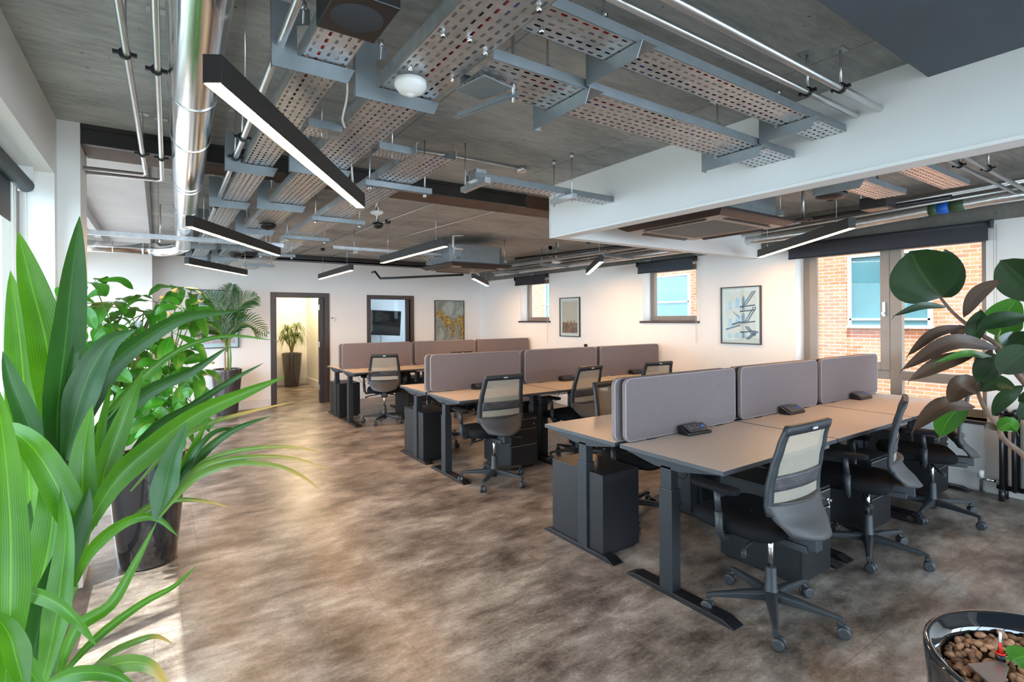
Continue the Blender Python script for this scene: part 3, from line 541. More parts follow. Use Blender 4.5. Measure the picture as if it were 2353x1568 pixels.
for k, (p, q, l) in enumerate((((1.3, 3.15, 2.607), (2.2, 3.11, 2.607), 'leading to the round box'), ((1.45, 4.23, 2.607), (2.3, 4.2, 2.607), 'beside the round detector'), ((1.5, 4.3, 2.608), (1.55, 9.2, 2.608), 'running to the back wall on the left'), ((2.2, 4.12, 2.608), (1.95, 9.3, 2.608), 'running to the back wall in the middle'), ((2.9, 4.15, 2.608), (2.5, 9.3, 2.608), 'running to the back wall on the right'))):
    tag(MB().tube([p, q], .009 if k < 2 else .006, 8).build('surface_conduit', 'conduit'), 'thin surface conduit on the concrete ceiling, ' + l, 'conduit', 'thin surface conduits')
tag(MB().cyl((2.22, 3.11, 2.58), (2.22, 3.11, ZC), .035, 20).build('junction_box', 'conduit'), 'round grey junction box at the end of a conduit', 'box')
# slotted channel run farther back
t = thing('slotted_channel', 'thin slotted cable channel crossing the room before the back wall', 'cable tray', (0, 0, 0)); mb = MB().box((1.75, 6.4, 2.36), (3.5, 6.404, 2.40)).box((1.75, 6.4, 2.36), (3.5, 6.46, 2.363))
mb.build('channel', 'galv', t); MB().tube([(1.75+k*.125, 6.43+.01*math.sin(k*2), 2.375) for k in range(15)], .012, 6).build('cable', 'cblack', t)
for x in (2.02, 3.05): MB().cyl((x, 6.43, 2.33), (x, 6.43, ZC), .005, 8).box((x-.03, 6.38, 2.33), (x+.03, 6.48, 2.358)).build('hanger_rod', 'conduit', t)
# dark board over the top right corner
tag(MB().box((.9, -2.6, 2.53), (2.748, .83, 2.60)).build('ceiling_board', 'panel', bevel=.002), 'large dark slate board hung under the ceiling at top right', 'board')
# sensors and detectors
def dome(name, label, loc, r, h, mat, stem=0, cat='detector', eye=True):
    t = thing(name, label, cat, loc); prof = [(0, -h), (r*.35, -h*.98), (r*.75, -h*.78), (r, -h*.42), (r, -.002), (0, 0)]
    MB().lathe(prof, n=32).build('dome_body', mat, t)
    if eye: MB().lathe([(0, -h-.007), (r*.22, -h-.004), (r*.3, -h+.004)], n=20).build('lens', 'cream' if mat == 'white' else 'black', t)
    if stem: MB().cyl((0, 0, 0), (0, 0, stem), .012, 8).build('stem', 'conduit', t)
dome('motion_sensor', 'white dome sensor under the widest perforated tray', (.735, 1.70, 2.338), .056, .05, 'white')
dome('smoke_detector', 'round white detector beyond the steel beam', (1.50, 4.18, 2.40), .055, .035, 'white', ZC-2.40)
dome('alarm_sounder', 'black sounder hanging just beside the round white detector', (1.56, 4.32, 2.33), .045, .05, 'black', ZC-2.33, 'sounder', False)
dome('dome_camera', 'black dome under the widest tray above the middle left lamp', (.79, 4.93, 2.342), .07, .05, 'black', 0, 'camera')
dome('dome_light', 'small dark dome with white tip over the far left lamp', (.80, 7.3, 2.338), .08, .05, 'black', 0, 'detector')
dome('dome_camera', 'brown black dome beyond the bulkhead beside a tray end', (3.86, 1.72, 2.36), .10, .055, 'acpan', ZC-2.36, 'camera')
dome('smoke_detector', 'small dome beyond the bulkhead under the black pipe', (4.35, 2.15, 2.30), .07, .03, 'acpan', ZC-2.30)
dome('smoke_detector', 'round white detector above the pipes by the small window', (4.9, 6.0, 2.35), .07, .035, 'white', ZC-2.35)
dome('smoke_detector', 'dark dome on the ceiling of the small plant room', (2.15, 11.8, ZC), .07, .05, 'black', 0)
t = thing('ceiling_speaker', 'black square speaker box with round grille at top left', 'speaker', (.46, 1.425, 2.335)); MB().box((-.085, -.105, 0), (.085, .105, .13)).build('speaker_housing', 'speaker', t, bevel=.004)
MB().lathe([(.070, 0), (.066, -.003), (0, -.004)], n=36).build('round_grille', 'grille', t); MB().box((-.1, .11, .12), (.1, .13, .2)).cyl((0, 0, .13), (0, 0, ZC-2.335), .008, 8).build('mount', 'galvd', t)
t = thing('ceiling_speaker', 'dark square speaker seen beyond the bulkhead near the blue taped pipe', 'speaker', (4.62, 1.72, 2.33)); MB().box((-.09, -.09, 0), (.09, .09, .09)).build('speaker_housing', 'acpan', t, bevel=.004)
MB().lathe([(.070, 0), (.066, -.003), (0, -.004)], n=36).build('round_grille', 'acface', t); MB().cyl((0, 0, .09), (0, 0, ZC-2.33), .008, 8).build('mount', 'galvd', t)
# air conditioning cassettes
def cassette(label, x, y, z, body='galvd'):
    t = thing('ceiling_air_conditioner', label, 'air conditioner', (x, y, z), 0, None); s, q = .475, .30
    mb = MB(); n = 4; sq = lambda r, zz: [(-r, -r, zz), (r, -r, zz), (r, r, zz), (-r, r, zz)]
    mb.add(sq(s, .012)+sq(s-.012, 0)+sq(s, .03), [(0, 1, 5, 4), (1, 2, 6, 5), (2, 3, 7, 6), (3, 0, 4, 7), (8, 9, 1, 0), (9, 10, 2, 1), (10, 11, 3, 2), (11, 8, 0, 3), (11, 10, 9, 8)])
    mb.add(sq(s-.012, 0)+sq(s-.055, -.022), [(0, 1, 5, 4), (1, 2, 6, 5), (2, 3, 7, 6), (3, 0, 4, 7)]); mb.build('fascia_panel', 'acpan', t)
    mb = MB(); a, b = s-.055, q; mb.add(sq(a, -.022)+sq(b, -.026), [(0, 1, 5, 4), (1, 2, 6, 5), (2, 3, 7, 6), (3, 0, 4, 7)]); mb.build('inner_frame', 'acface', t)
    MB().box((-q, -q, -.027), (q, q, -.02)).build('intake_grille', 'acgr', t, bevel=.003); gl = bpy.data.objects[-1] if False else None
    for k in range(4):
        a_ = k*PI/2; R_ = Matrix.Rotation(a_, 3, 'Z'); MB().obox(R_ @ Vector((0, -.37, -.028)), .56, .05, .006, R_ @ Euler((.35, 0, 0)).to_matrix()).build('air_flap', 'acpan', t)
    mb = MB(); c = .12; w = .42; poly = [(-w+c, -w), (w-c, -w), (w, -w+c), (w, w-c), (w-c, w), (-w+c, w), (-w, w-c), (-w, -w+c)]; mb.prism(poly, 'z', .03, .27); mb.prism([(px*1.01, py*1.01) for px, py in poly], 'z', .075, .09); mb.build('unit_body', body, t)
    for sx, sy in ((-1, -1), (1, -1), (1, 1), (-1, 1)): MB().cyl((sx*.40, sy*.40, .06), (sx*.40, sy*.40, ZC-z), .005, 8).box((sx*.40-.025, sy*.40-.02, .06), (sx*.40+.025, sy*.40+.02, .10)).build('hanger_rod', 'conduit', t)
    return t
cassette('square ceiling air conditioner inside the white bulkhead', 3.60, 2.55, 2.225)
t = cassette('square ceiling air conditioner hung at the far end by the lamps', 3.63, 6.48, 2.225, 'galvd')
MB().tube([(-.52, .2, .20), (-.42, .2, .20)], .05, 14).tube([(-.55, .2, .2), (-.60, .15, .15), (-.50, .05, .03)], .008, 6).build('pipe_cap', 'tan', t)
MB().tube([(-.30, -.45, .20), (-.42, -.47, .20), (-.45, -.47, .22), (-.45, -.47, .36), (-.30, -.47, .38)], .014, 10).build('white_drain', 'white', t)
# pipe supports beyond the bulkhead
for k, (x, y) in enumerate(((4.6, 5.6), (4.75, 4.7))):
    t = thing('tray_hanger', 'C shaped steel hanger over the far pipes, ' + ('the one nearer the far ceiling unit' if k == 0 else 'the one nearer the bulkhead'), 'hanger', (0, 0, 0), 0, 'tray hanger brackets')
    MB().box((x-.16, y, 2.34), (x-.10, y+.004, 2.50)).box((x-.16, y, 2.45), (x+.04, y+.004, 2.50)).build('cradle_plate', 'galvd', t); MB().cyl((x+.01, y, 2.48), (x+.01, y, ZC), .008, 8).box((x-.03, y-.02, ZC-.008), (x+.05, y+.02, ZC)).build('threaded_rod', 'conduit', t)
for k, (y, l) in enumerate(((4.2, 'nearest the bulkhead'), (5.0, 'over the small window lamp'), (6.4, 'in the middle'), (7.8, 'farthest'))):
    t = thing('strut_bar', 'strut bracket from the right wall under the pipes, ' + l, 'strut', (0, 0, 0), 0, 'wall strut brackets'); MB().box((4.9, y, 2.325), (XR-.005, y+.04, 2.365)).box((XR-.012, y-.03, 2.30), (XR-.005, y+.07, 2.40)).build('channel', 'galvd', t)
    MB().cyl((4.95, y+.02, 2.31), (4.95, y+.02, ZC), .005, 8).build('threaded_rod', 'conduit', t)
pipe('flat galvanised tray edge over the right wall pipes', [(4.98, 3.5, 2.42), (4.98, 8.9, 2.42)], .016, 'galvd', 'tray rail')
# linear lamps
def lamp(label, a, b, z=2.15):
    a, b = Vector(a), Vector(b); L_ = (b-a).length; ang = math.atan2(b.y-a.y, b.x-a.x)
    t = thing('linear_lamp', label, 'lamp', (a.x, a.y, z), ang, 'suspended linear lamps'); w = .026
    MB().box((0, -w, .003), (L_, w, .082)).box((0, -w, 0), (L_, -w+.003, .003)).box((0, w-.003, 0), (L_, w, .003)).build('lamp_housing', 'lamp', t, bevel=.0015)
    MB().box((.004, -w+.004, 0), (L_-.004, w-.004, .003)).build('light_diffuser', 'glow', t)
    for x in (L_*.12, L_*.88): MB().cyl((x, 0, .082), (x, 0, ZC-z), .0018, 6).cyl((x, 0, .082), (x, 0, .105), .008, 8).build('suspension_wire', 'conduit', t)
    MB().cyl((L_*.12, 0, ZC-z-.04), (L_*.12, 0, ZC-z), .03, 16).build('ceiling_cup', 'lamp', t)
lamp('long black linear lamp in the near left foreground, largest of all', (.125, 1.635), (.975, 2.985))
lamp('black linear lamp in front of the round duct, second from the camera on the left', (.180, 4.23), (1.00, 5.64))
lamp('farthest of the three left black linear lamps, above the framed balloon picture', (.270, 7.02), (1.045, 8.34))
lamp('black linear lamp with its end hiding the far ceiling unit', (2.14, 5.80), (2.13, 4.17))
lamp('small black linear lamp on thin wires above the meeting room window', (2.13, 8.56), (2.11, 6.84))
lamp('black linear lamp in front of the wide dark blind', (5.42, 3.14), (4.23, 1.74))
lamp('black linear lamp between the two small right hand windows', (5.25, 5.70), (4.25, 4.38))
lamp('small bright linear lamp near the far corner below the ceiling unit', (4.02, 6.95), (5.15, 8.36), 2.12)
# ================================================================ FURNITURE
DW, DD, ZT = 1.165, .68, .755
FV = random.Random(3)
def make_desk(label):
    t = thing('sit_stand_desk', label, 'desk', (0, 0, 0), 0, 'sit stand desks in three rows')
    MB().box((0, 0, ZT-.024), (DW, DD, ZT), 1, 0).build('tabletop', ['deskt', 'deske'], t, bevel=.0015)
    for x in (.055, DW-.055):
        mb = MB(); mb.box((x-.03, .33, .57), (x+.03, .40, ZT-.06)); mb.box((x-.036, .322, .02), (x+.036, .408, .57)); mb.box((x-.034, .32, .564), (x+.034, .41, .572)); lg = mb.build('leg', 'deskf', t, bevel=.003)
        mb = MB(); mb.prism([(-.04, .004), (.02, .028), (DD-.09, .028), (DD-.03, .004), (DD-.03, 0), (-.04, 0)], 'x', x-.042, x+.042); mb.build('foot', 'black', lg, bevel=.002)
        mb = MB(); mb.prism([(.05, ZT-.026), (.05, ZT-.036), (.28, ZT-.075), (.44, ZT-.075), (DD-.03, ZT-.036), (DD-.03, ZT-.026)], 'x', x-.03, x+.03); mb.build('cantilever_arm', 'deskf', t, bevel=.002)
    MB().box((.06, .34, ZT-.085), (DW-.06, .39, ZT-.03)).build('crossbar', 'deskf', t)
    MB().box((DW-.22, .0, ZT-.042), (DW-.10, .05, ZT-.024)).build('height_controller', 'steelp', t, bevel=.002)
    mb = MB()
    for k in range(5): y = .46+k*.035; mb.tube([(.30, y, ZT-.13), (.86, y, ZT-.13)], .002, 4)
    for k in range(9): x = .30+k*.07; mb.tube([(x, .44, ZT-.06), (x, .46, ZT-.13), (x, .60, ZT-.13), (x, .62, ZT-.06)], .002, 4)
    mb.build('cable_basket', 'black', t)
    mb = MB()
    for k in range(3): x = .2+.3*k; mb.tube(catmull([(x, .5, ZT-.05), (x+.03, .47, ZT-.16), (x+.10, .44, ZT-.19+.03*k), (x+.2, .48, ZT-.06)], 12), .0035, 5)
    mb.build('power_lead', 'cblack', t)
    return t
def make_divider(label):
    t = thing('desk_screen', label, 'desk screen', (0, 0, 0), 0, 'felt desk screens')
    MB().prism(rrect(.03, ZT+.004, DW-.02, ZT+.385, .045), 'y', -.0125, .0125).build('felt_panel', 'felt', t, bevel=.004)
    for s in (-.0125, .0125):
        pts = [(x, s, z) for x, z in rrect(.034, ZT+.008, DW-.024, ZT+.381, .042)]; MB().tube(pts+pts[:1], .0022, 5, caps=False).build('piping', 'pipe', t)
    for x in (.22, .92): MB().box((x, -.02, ZT-.03), (x+.07, .012, ZT+.006)).build('clamp', 'black', t)
    return t
M['gface'] = plain('gloss_dark_face', (.03, .03, .034), .12, coat=.6)
def make_power(label):
    t = thing('power_module', label, 'socket block', (0, 0, 0), 0, 'desktop power modules')
    MB().prism([(-.045, 0), (.045, 0), (.045, .05), (.03, .056), (-.045, .018)], 'x', -.11, .11).build('module_body', 'black', t, bevel=.006)
    fb = MB(); R_ = Euler((.45, 0, 0)).to_matrix(); fb.obox((0, -.010, .0405), .19, .075, .004, R_); f_ = fb.build('socket_face', 'gface', t)
    for x in (-.055, 0.0): 
        s = MB()
        for dx, dy in ((0, .014), (-.011, -.008), (.011, -.008)): s.obox(Vector((x, -.010, .0435))+R_ @ Vector((dx, dy, 0)), .009, .008, .003, R_)
        s.build('socket_holes', 'chrome', f_)
    MB().obox(Vector((.06, -.010, .0435)), .03, .014, .002, R_).build('usb_port', 'blue', f_)
    MB().cyl((-.11, -.02, .012), (-.105, -.02, .012), .003, 8).build('indicator', 'red', t)
    return t
def make_ped(label):
    t = thing('drawer_pedestal', label, 'pedestal', (0, 0, 0), 0, 'black drawer pedestals'); w, d, h = .325, .50, .515
    MB().box((0, .012, .02), (w, d, h-.012)).box((.02, .03, 0), (w-.02, d-.02, .02)).build('cabinet_body', 'ped', t, bevel=.002)
    MB().box((0, 0, h-.012), (w, d, h)).build('cabinet_top', 'ped', t, bevel=.002)
    for z0, z1 in ((.03, .24), (.246, .40), (.406, .497)):
        dr = MB().box((.003, -.003, z0), (w-.003, .012, z1)).build('drawer', 'ped', t, bevel=.002)
        MB().box((.01, -.005, z1-.006), (w-.01, .0, z1-.001)).build('finger_pull', 'steelp', dr)
    MB().cyl((w-.05, -.004, .44), (w-.05, -.014, .44), .010, 14).build('lock', 'chrome', t)
    return t
# --- office chair, facing +Y
def make_chair(label):
    t = thing('office_chair', label, 'chair', (0, 0, 0), 0, 'black mesh back office chairs')
    def prof(z): 
        K = ((.44, -.20), (.50, -.175), (.56, -.135), (.62, -.118), (.70, -.122), (.80, -.142), (.90, -.168), (1.0, -.198), (1.03, -.215))
        for (a, p), (b, q) in zip(K, K[1:]):
            if z <= b: s = (z-a)/(b-a); s = s*s*(3-2*s)*.5+s*.5; return p+(q-p)*s
        return K[-1][1]
    def half(z): return .185+.045*math.sin(max(0, min(1, (1.02-z)/.5))*PI*.62) if z > .55 else .226-.06*((.55-z)/.12)**1.5
    def surf(u, z, off=0, bow=.045): q = u*2-1; return (q*half(z), prof(z)-bow*(1-q*q)*min(1, 1.6*(1.06-z))+off, z)
    zt, zb, zs = 1.0, .615, .47
    # light mesh, dark lumbar band
    MB().grid(lambda u, v: surf(.07+.86*u, zb-.01+(zt-.035-zb+.01)*v), 16, 18).build('backrest_mesh', 'cmesh', t)
    MB().slab(lambda u, v: surf(.07+.86*u, .685+.075*v, -.006), 16, 4, .004).build('lumbar_band', 'lumbar', t)
    mb = MB()
    for s in (0, 1):
        mb.slab(lambda u, v, s=s: surf((.0+.085*u) if s == 0 else (.915+.085*u), zb-.04+(zt-zb+.03)*v, .004), 2, 18, .022)
    mb.slab(lambda u, v: surf(u, zt-.042+.042*v, .002), 16, 2, .022); mb.build('backrest_frame', 'cframe', t)
    def shell(u, v):
        z = zs+(zb+.012-zs)*v; x, y, z2 = surf(u, z, 0, .05); q = abs(u*2-1); return (x*(.8+.2*v) if v < 1 else x, y-.035*(1-v)*(1-q*q), z2+.02*(q**2)*(1-v))
    MB().slab(shell, 16, 8, .018).build('backrest_shell', 'cshell', t)
    MB().slab(lambda u, v: ((u-.5)*.36*(1), -.135-.05*(1-(2*u-1)**2)+.035*v, zb+.012-.004*v), 14, 2, .010).build('shell_lip', 'cshell', t)
    MB().box((-.02, -.226, zt-.026), (.02, -.222, zt-.016)).build('badge', 'galv', t)
    # seat
    def seatp(th, zz, k): 
        c, s = math.cos(th), math.sin(th); e = .42; x = .245*k*abs(c)**e*(1 if c > 0 else -1); y = .105+.235*k*abs(s)**e*(1 if s > 0 else -1)
        return (x*(1-.06*(y-.1)), y, zz-(.02 if y > .28 else 0)*(y-.28)*8)
    mb = MB(); n = 40; lev = [(.43, .86), (.435, .95), (.455, 1.0), (.475, 1.0), (.492, .96), (.498, .80), (.492, .45), (.488, .02)]
    vs = [seatp(2*PI*k/n, z, q) for z, q in lev for k in range(n)]; mb.add(vs, [(i*n+k, i*n+(k+1) % n, (i+1)*n+(k+1) % n, (i+1)*n+k) for i in range(len(lev)-1) for k in range(n)], True); mb.build('seat', 'seat', t)
    MB().box((-.13, -.06, .405), (.13, .24, .432)).box((-.045, -.20, .385), (.045, .10, .42)).box((-.03, -.24, .40), (.03, -.1, .46)).build('mechanism', 'cframe', t, bevel=.006)
    MB().tube([(.08, -.02, .40), (.20, -.04, .39), (.255, -.06, .385)], [.006, .007, .014], 8).build('tilt_lever', 'cframe', t); MB().tube([(-.08, .02, .40), (-.22, 0, .385), (-.27, -.03, .37)], [.006, .008, .014], 8).build('tilt_lever', 'cframe', t)
    MB().cyl((0, 0, .23), (0, 0, .405), .0135, 16).build('gas_piston', 'chrome', t)
    for s in (-1, 1):
        a = MB().tube([(s*.18, .09, .42), (s*.262, .09, .415), (s*.285, .09, .45), (s*.29, .09, .55)], [.014, .017, .019, .020], 10).tube([(s*.29, .09, .55), (s*.292, .10, .655)], .016, 10).build('armrest', 'cframe', t)
        MB().prism(rrect(s*.292-.04, -.02, s*.292+.04, .235, .035), 'z', .655, .68).build('arm_pad', 'seat', a, bevel=.006)
    mb = MB().lathe([(0, .245), (.026, .24), (.03, .13), (.042, .11), (.045, .075), (.026, .06), (.024, .045), (0, .045)], n=20)
    for k in range(5):
        a = k*2*PI/5; d = Vector((math.cos(a), math.sin(a), 0)); p = Vector((-d.y, d.x, 0)); secs = [(.03, .030, .078, .122), (.14, .021, .080, .116), (.29, .014, .080, .100), (.315, .014, .064, .092)]
        vs = []; 
        for r, w, z0, z1 in secs:
            for q, z in ((-1, z0), (1, z0), (1, z1-.008), (.55, z1), (-.55, z1), (-1, z1-.008)): vs.append(d*r+p*w*q+Vector((0, 0, z)))
        m_ = 6; mb.add(vs, [(i*m_+j, i*m_+(j+1) % m_, (i+1)*m_+(j+1) % m_, (i+1)*m_+j) for i in range(3) for j in range(m_)]+[(18, 19, 20, 21, 22, 23)])
    mb.build('star_base', 'cframe', t, bevel=.003)
    for k in range(5):
        a = k*2*PI/5; d = Vector((math.cos(a), math.sin(a), 0)); c = d*.30; rot = a+PI/2+[.5, -.7, 1.2, .2, -.4][k]; e = Vector((math.cos(rot), math.sin(rot), 0)); wc = c+Vector((0, 0, .028))-Vector((-e.y, e.x, 0))*.012
        mb = MB(); 
        for s in (-1, 1): mb.tube([wc+e*s*.006, wc+e*s*.009, wc+e*s*.023, wc+e*s*.026], [.022, .028, .028, .021], 18)
        mb.cyl(wc-e*.010, wc+e*.010, .022, 14); mb.cyl(c+Vector((0, 0, .045)), c+Vector((0, 0, .078)), .009, 10); mb.build('caster', 'castor', t)
    return t
chair0 = make_chair('near right mesh back chair with the star base closest to the camera'); used = [False]
def chair(x, y, rz, base, label):
    t = chair0 if not used[0] else dup(chair0, (0, 0, 0), 0); used[0] = True; t.location = (x, y, 0); t.rotation_euler = (0, 0, rz); t['label'] = label
    for ch in t.children:           # the star base turns independently of the seat
        if ch.name.split('.')[0] in ('star_base', 'caster'): ch.rotation_euler = (0, 0, base-rz)
R = math.radians
chair(2.55, 1.43, R(-2), R(69), 'near right mesh back chair with the star base closest to the camera')
chair(3.72, 1.45, R(19), R(58), 'mesh back chair seen edge on at the middle desk of the front row')
chair(4.83, 1.45, R(26), R(40), 'chair at the front row desk by the big window, under the rubber plant')
chair(2.55, 4.04, R(-4), R(3), 'mesh back chair alone at the near end of the middle row')
chair(2.73, 7.33, R(-20), R(10), 'mesh back chair at the near end of the farthest row, left most of the chairs')
chair(3.70, 4.20, R(8), R(20), 'mesh back chair at the second desk of the middle row, beside the rounded mesh back')
chair(4.74, 4.12, R(-10), R(30), 'mesh back chair at the far right desk of the middle row, only its top showing')
chair(2.98, 2.78, R(184), R(15), 'chair facing the camera behind the front row, its curved mesh beside the near screens')
chair(2.90, 5.65, R(176), R(45), 'chair on the hidden side of the middle row, its base seen under the near desk')
chair(3.86, 7.25, R(5), R(25), 'chair of which only a dark top edge shows above the middle row screens')
chair(.02, 6.6, R(120), R(12), 'black chair half hidden behind the umbrella tree at the left')
# desks, screens, power modules, pedestals
desk0, div0, pow0, ped0 = make_desk('-'), make_divider('-'), make_power('-'), make_ped('-'); first = {}
def put(p, loc, rz, label):
    if p.name not in first: first[p.name] = 1; o = p; o.location = loc; o.rotation_euler = (0, 0, rz); o['label'] = label; return o
    return dup(p, loc, rz, label)
ROW = ((2.19, 'front', .02), (4.845, 'middle', .02), (7.90, 'farthest', .02)); POSN = ('near end', 'centre', 'right hand end')
for ri, (yc, rn, g) in enumerate(ROW):
    for i in range(3):
        x = 2.245+i*1.18; dz = (0, .004, .009)[i]; pos = POSN[i]
        put(desk0, (x, yc-g-DD, 0), 0, f'grey topped desk, {pos} of the {rn} row, side facing the camera')
        put(desk0, (x+DW, yc+g+DD, 0), PI, f'grey topped desk, {pos} of the {rn} row, side away from camera')
        put(div0, (x, yc-.027, 0), 0, f'mauve felt screen, {pos} of the {rn} row, nearer of the pair')
        put(div0, (x-.035, yc+.027, -.002), 0, f'mauve felt screen, {pos} of the {rn} row, rear of the pair')
        if ri < 2 or i == 0: put(pow0, (x+.60+.02*i, yc-.10, ZT), R(FV.uniform(-6, 4)), f'power socket module at the screen, {pos} of the {rn} row')
        if not (ri == 0 and i == 0): put(ped0, (x+(.82 if ri == 2 else .60), yc-g-DD+.06, 0), 0, f'black drawer pedestal, {pos} of the {rn} row, camera side')
        else: put(ped0, (2.92, 1.46, 0), 0, 'black drawer pedestal with keys behind the near right chair')
        if i == 0: put(ped0, (x+.36, yc+g+DD-.04, 0), PI, f'black drawer pedestal at the aisle end of the {rn} row')
        else: put(ped0, (x+.40, yc+g+DD-.04, 0), PI, f'black drawer pedestal, hidden side of the {rn} row, {pos}')
kp = [o for o in bpy.data.objects if o.name.startswith('drawer_pedestal') and 'keys' in o.get('label', '')][0]
MB().tube([(.275, -.014, .44), (.275, -.02, .41), (.285, -.02, .40), (.265, -.02, .40), (.275, -.02, .41)], .002, 5).cyl((.275, -.014, .44), (.275, -.03, .44), .009, 8).build('key_ring', 'chrome', kp)
# radiator
t = thing('column_radiator', 'black cast iron column radiator on the right wall below the window end', 'radiator', (XR-.13, 1.10, 0))
for k in range(6):
    mb = MB(); y = .13-k*.075
    for x in (-.05, .0, .05): mb.tube([(x, y, .10), (x, y, .70)], .016, 10)
    mb.tube([(-.05, y, .70), (-.04, y, .73), (.04, y, .73), (.05, y, .70)], .018, 8).tube([(-.05, y, .10), (.05, y, .10)], .018, 8)
    if k in (0, 5): mb.cyl((-.05, y, 0), (-.05, y, .1), .02, 10).cyl((.05, y, 0), (.05, y, .1), .02, 10)
    mb.build('column_section', 'rad', t)
MB().cyl((0, .17, .70), (0, -.3, .70), .022, 12).cyl((0, .17, .10), (0, -.3, .10), .02, 12).build('header_tube', 'rad', t); MB().cyl((0, .17, .70), (0, .185, .70), .026, 12).build('end_plug', 'chrome', t)
v_ = MB().tube([(0, .16, .14), (0, .26, .14), (0, .27, .13), (0, .27, .03), (.06, .27, .02)], .012, 10).build('valve_pipe', 'chrome', t); MB().cyl((0, .27, .15), (0, .27, .21), .022, 14).build('valve_head', 'white', t)
# pictures
def frame(label, wall, a0, a1, z0, z1, draw, fc='dframe', mat_=.045):
    """wall 'x': on the right wall (a = y), wall 'y': on the back wall (a = x)"""
    t = thing('framed_picture', label, 'picture', (0, 0, 0), 0, 'framed pictures'); d = .025
    def bx(mb, A0, A1, Z0, Z1, d0, d1): mb.box((XR-d1, A0, Z0), (XR-d0, A1, Z1)) if wall == 'x' else mb.box((A0, YB-d1, Z0), (A1, YB-d0, Z1))
    mb = MB(); w = .014; bx(mb, a0, a1, z0, z0+w, 0, d); bx(mb, a0, a1, z1-w, z1, 0, d); bx(mb, a0, a0+w, z0+w, z1-w, 0, d); bx(mb, a1-w, a1, z0+w, z1-w, 0, d); mb.build('picture_frame', fc, t)
    mb = MB(); bx(mb, a0+w, a1-w, z0+w, z1-w, .001, .012); mb.build('mount_board', 'cream', t)
    aw, ah = (a1-a0-2*w-2*mat_), (z1-z0-2*w-2*mat_)
    def Q(u, v, h=.0125):       # u to the viewer's right
        a = (a1-w-mat_-u*aw) if wall == 'x' else (a0+w+mat_+u*aw); z = z0+w+mat_+v*ah
        return (XR-h, a, z) if wall == 'x' else (a, YB-h, z)
    draw(t, Q)
    mb = MB(); bx(mb, a0+w, a1-w, z0+w, z1-w, .017, .018); mb.build('picture_glass', 'glass', t)
def quad(Q, mb, pts, h=.0125, mi=0): mb.add([Q(u, v, h) for u, v in pts], [tuple(range(len(pts)))], False, mi)
def artmat(name, stops, scale, dist=0, mp=(1, 1, 1), metal=0):
    m, nt, b, N, L = newmat(name); tc = N.new('ShaderNodeTexCoord').outputs['Object']; n = noise(N, L, tc, scale, 8, .65, mp, dist); L.new(ramp(N, L, n, stops), b.inputs['Base Color']); b.inputs['Roughness'].default_value = .5; b.inputs['Metallic'].default_value = metal; return m
def art_abstract(t, Q):
    mb = MB(); quad(Q, mb, [(0, 0), (1, 0), (1, 1), (0, 1)]); mb.build('print', artmat('grey_wash', [(.3, (.14, .12, .12)), (.5, (.35, .31, .29)), (.7, (.62, .58, .56))], 4, 1.2, (1, 1, .6)), t)
    mb = MB(); g = [(0, .72), (.12, .80), (.25, .68), (.45, .62), (.62, .48), (.80, .60), (1, .66), (1, .10), (.93, .02), (.86, .10), (.82, .40), (.72, .44), (.66, .12), (.60, .03), (.54, .12), (.50, .42), (.38, .30), (.30, .36), (.2, .58), (.08, .60), (0, .64)]
    mb.add([Q(u, v, .0135) for u, v in g], [(0, 1, 19, 20), (1, 2, 18, 19), (2, 3, 17, 18), (3, 4, 15, 16, 17), (4, 5, 11, 15), (11, 12, 14, 15), (12, 13, 14), (5, 6, 7, 9, 10, 11), (7, 8, 9)]); mb.build('gold_shape', artmat('gold_flakes', [(.35, (.10, .06, .03)), (.5, (.42, .22, .05)), (.62, (.75, .48, .14))], 30, .3), t)
def art_mist(t, Q):
    mb = MB(); quad(Q, mb, [(0, 0), (1, 0), (1, 1), (0, 1)]); mb.build('print', artmat('misty_sky', [(.3, (.52, .42, .36)), (.7, (.66, .56, .50))], 1.2), t)
    mb = MB(); rr = random.Random(5); top = [(k/24, .30+.05*rr.random()+(.08 if k in (9, 13, 15, 19) else 0)) for k in range(25)]
    for (u0, v0), (u1, v1) in zip(top, top[1:]): quad(Q, mb, [(u0, 0), (u1, 0), (u1, v1), (u0, v0)], .0133)
    mb.build('grasses', artmat('brown_grasses', [(.35, (.10, .05, .035)), (.55, (.30, .17, .12)), (.7, (.48, .32, .25))], 45, .5, (1, 1, .3)), t)
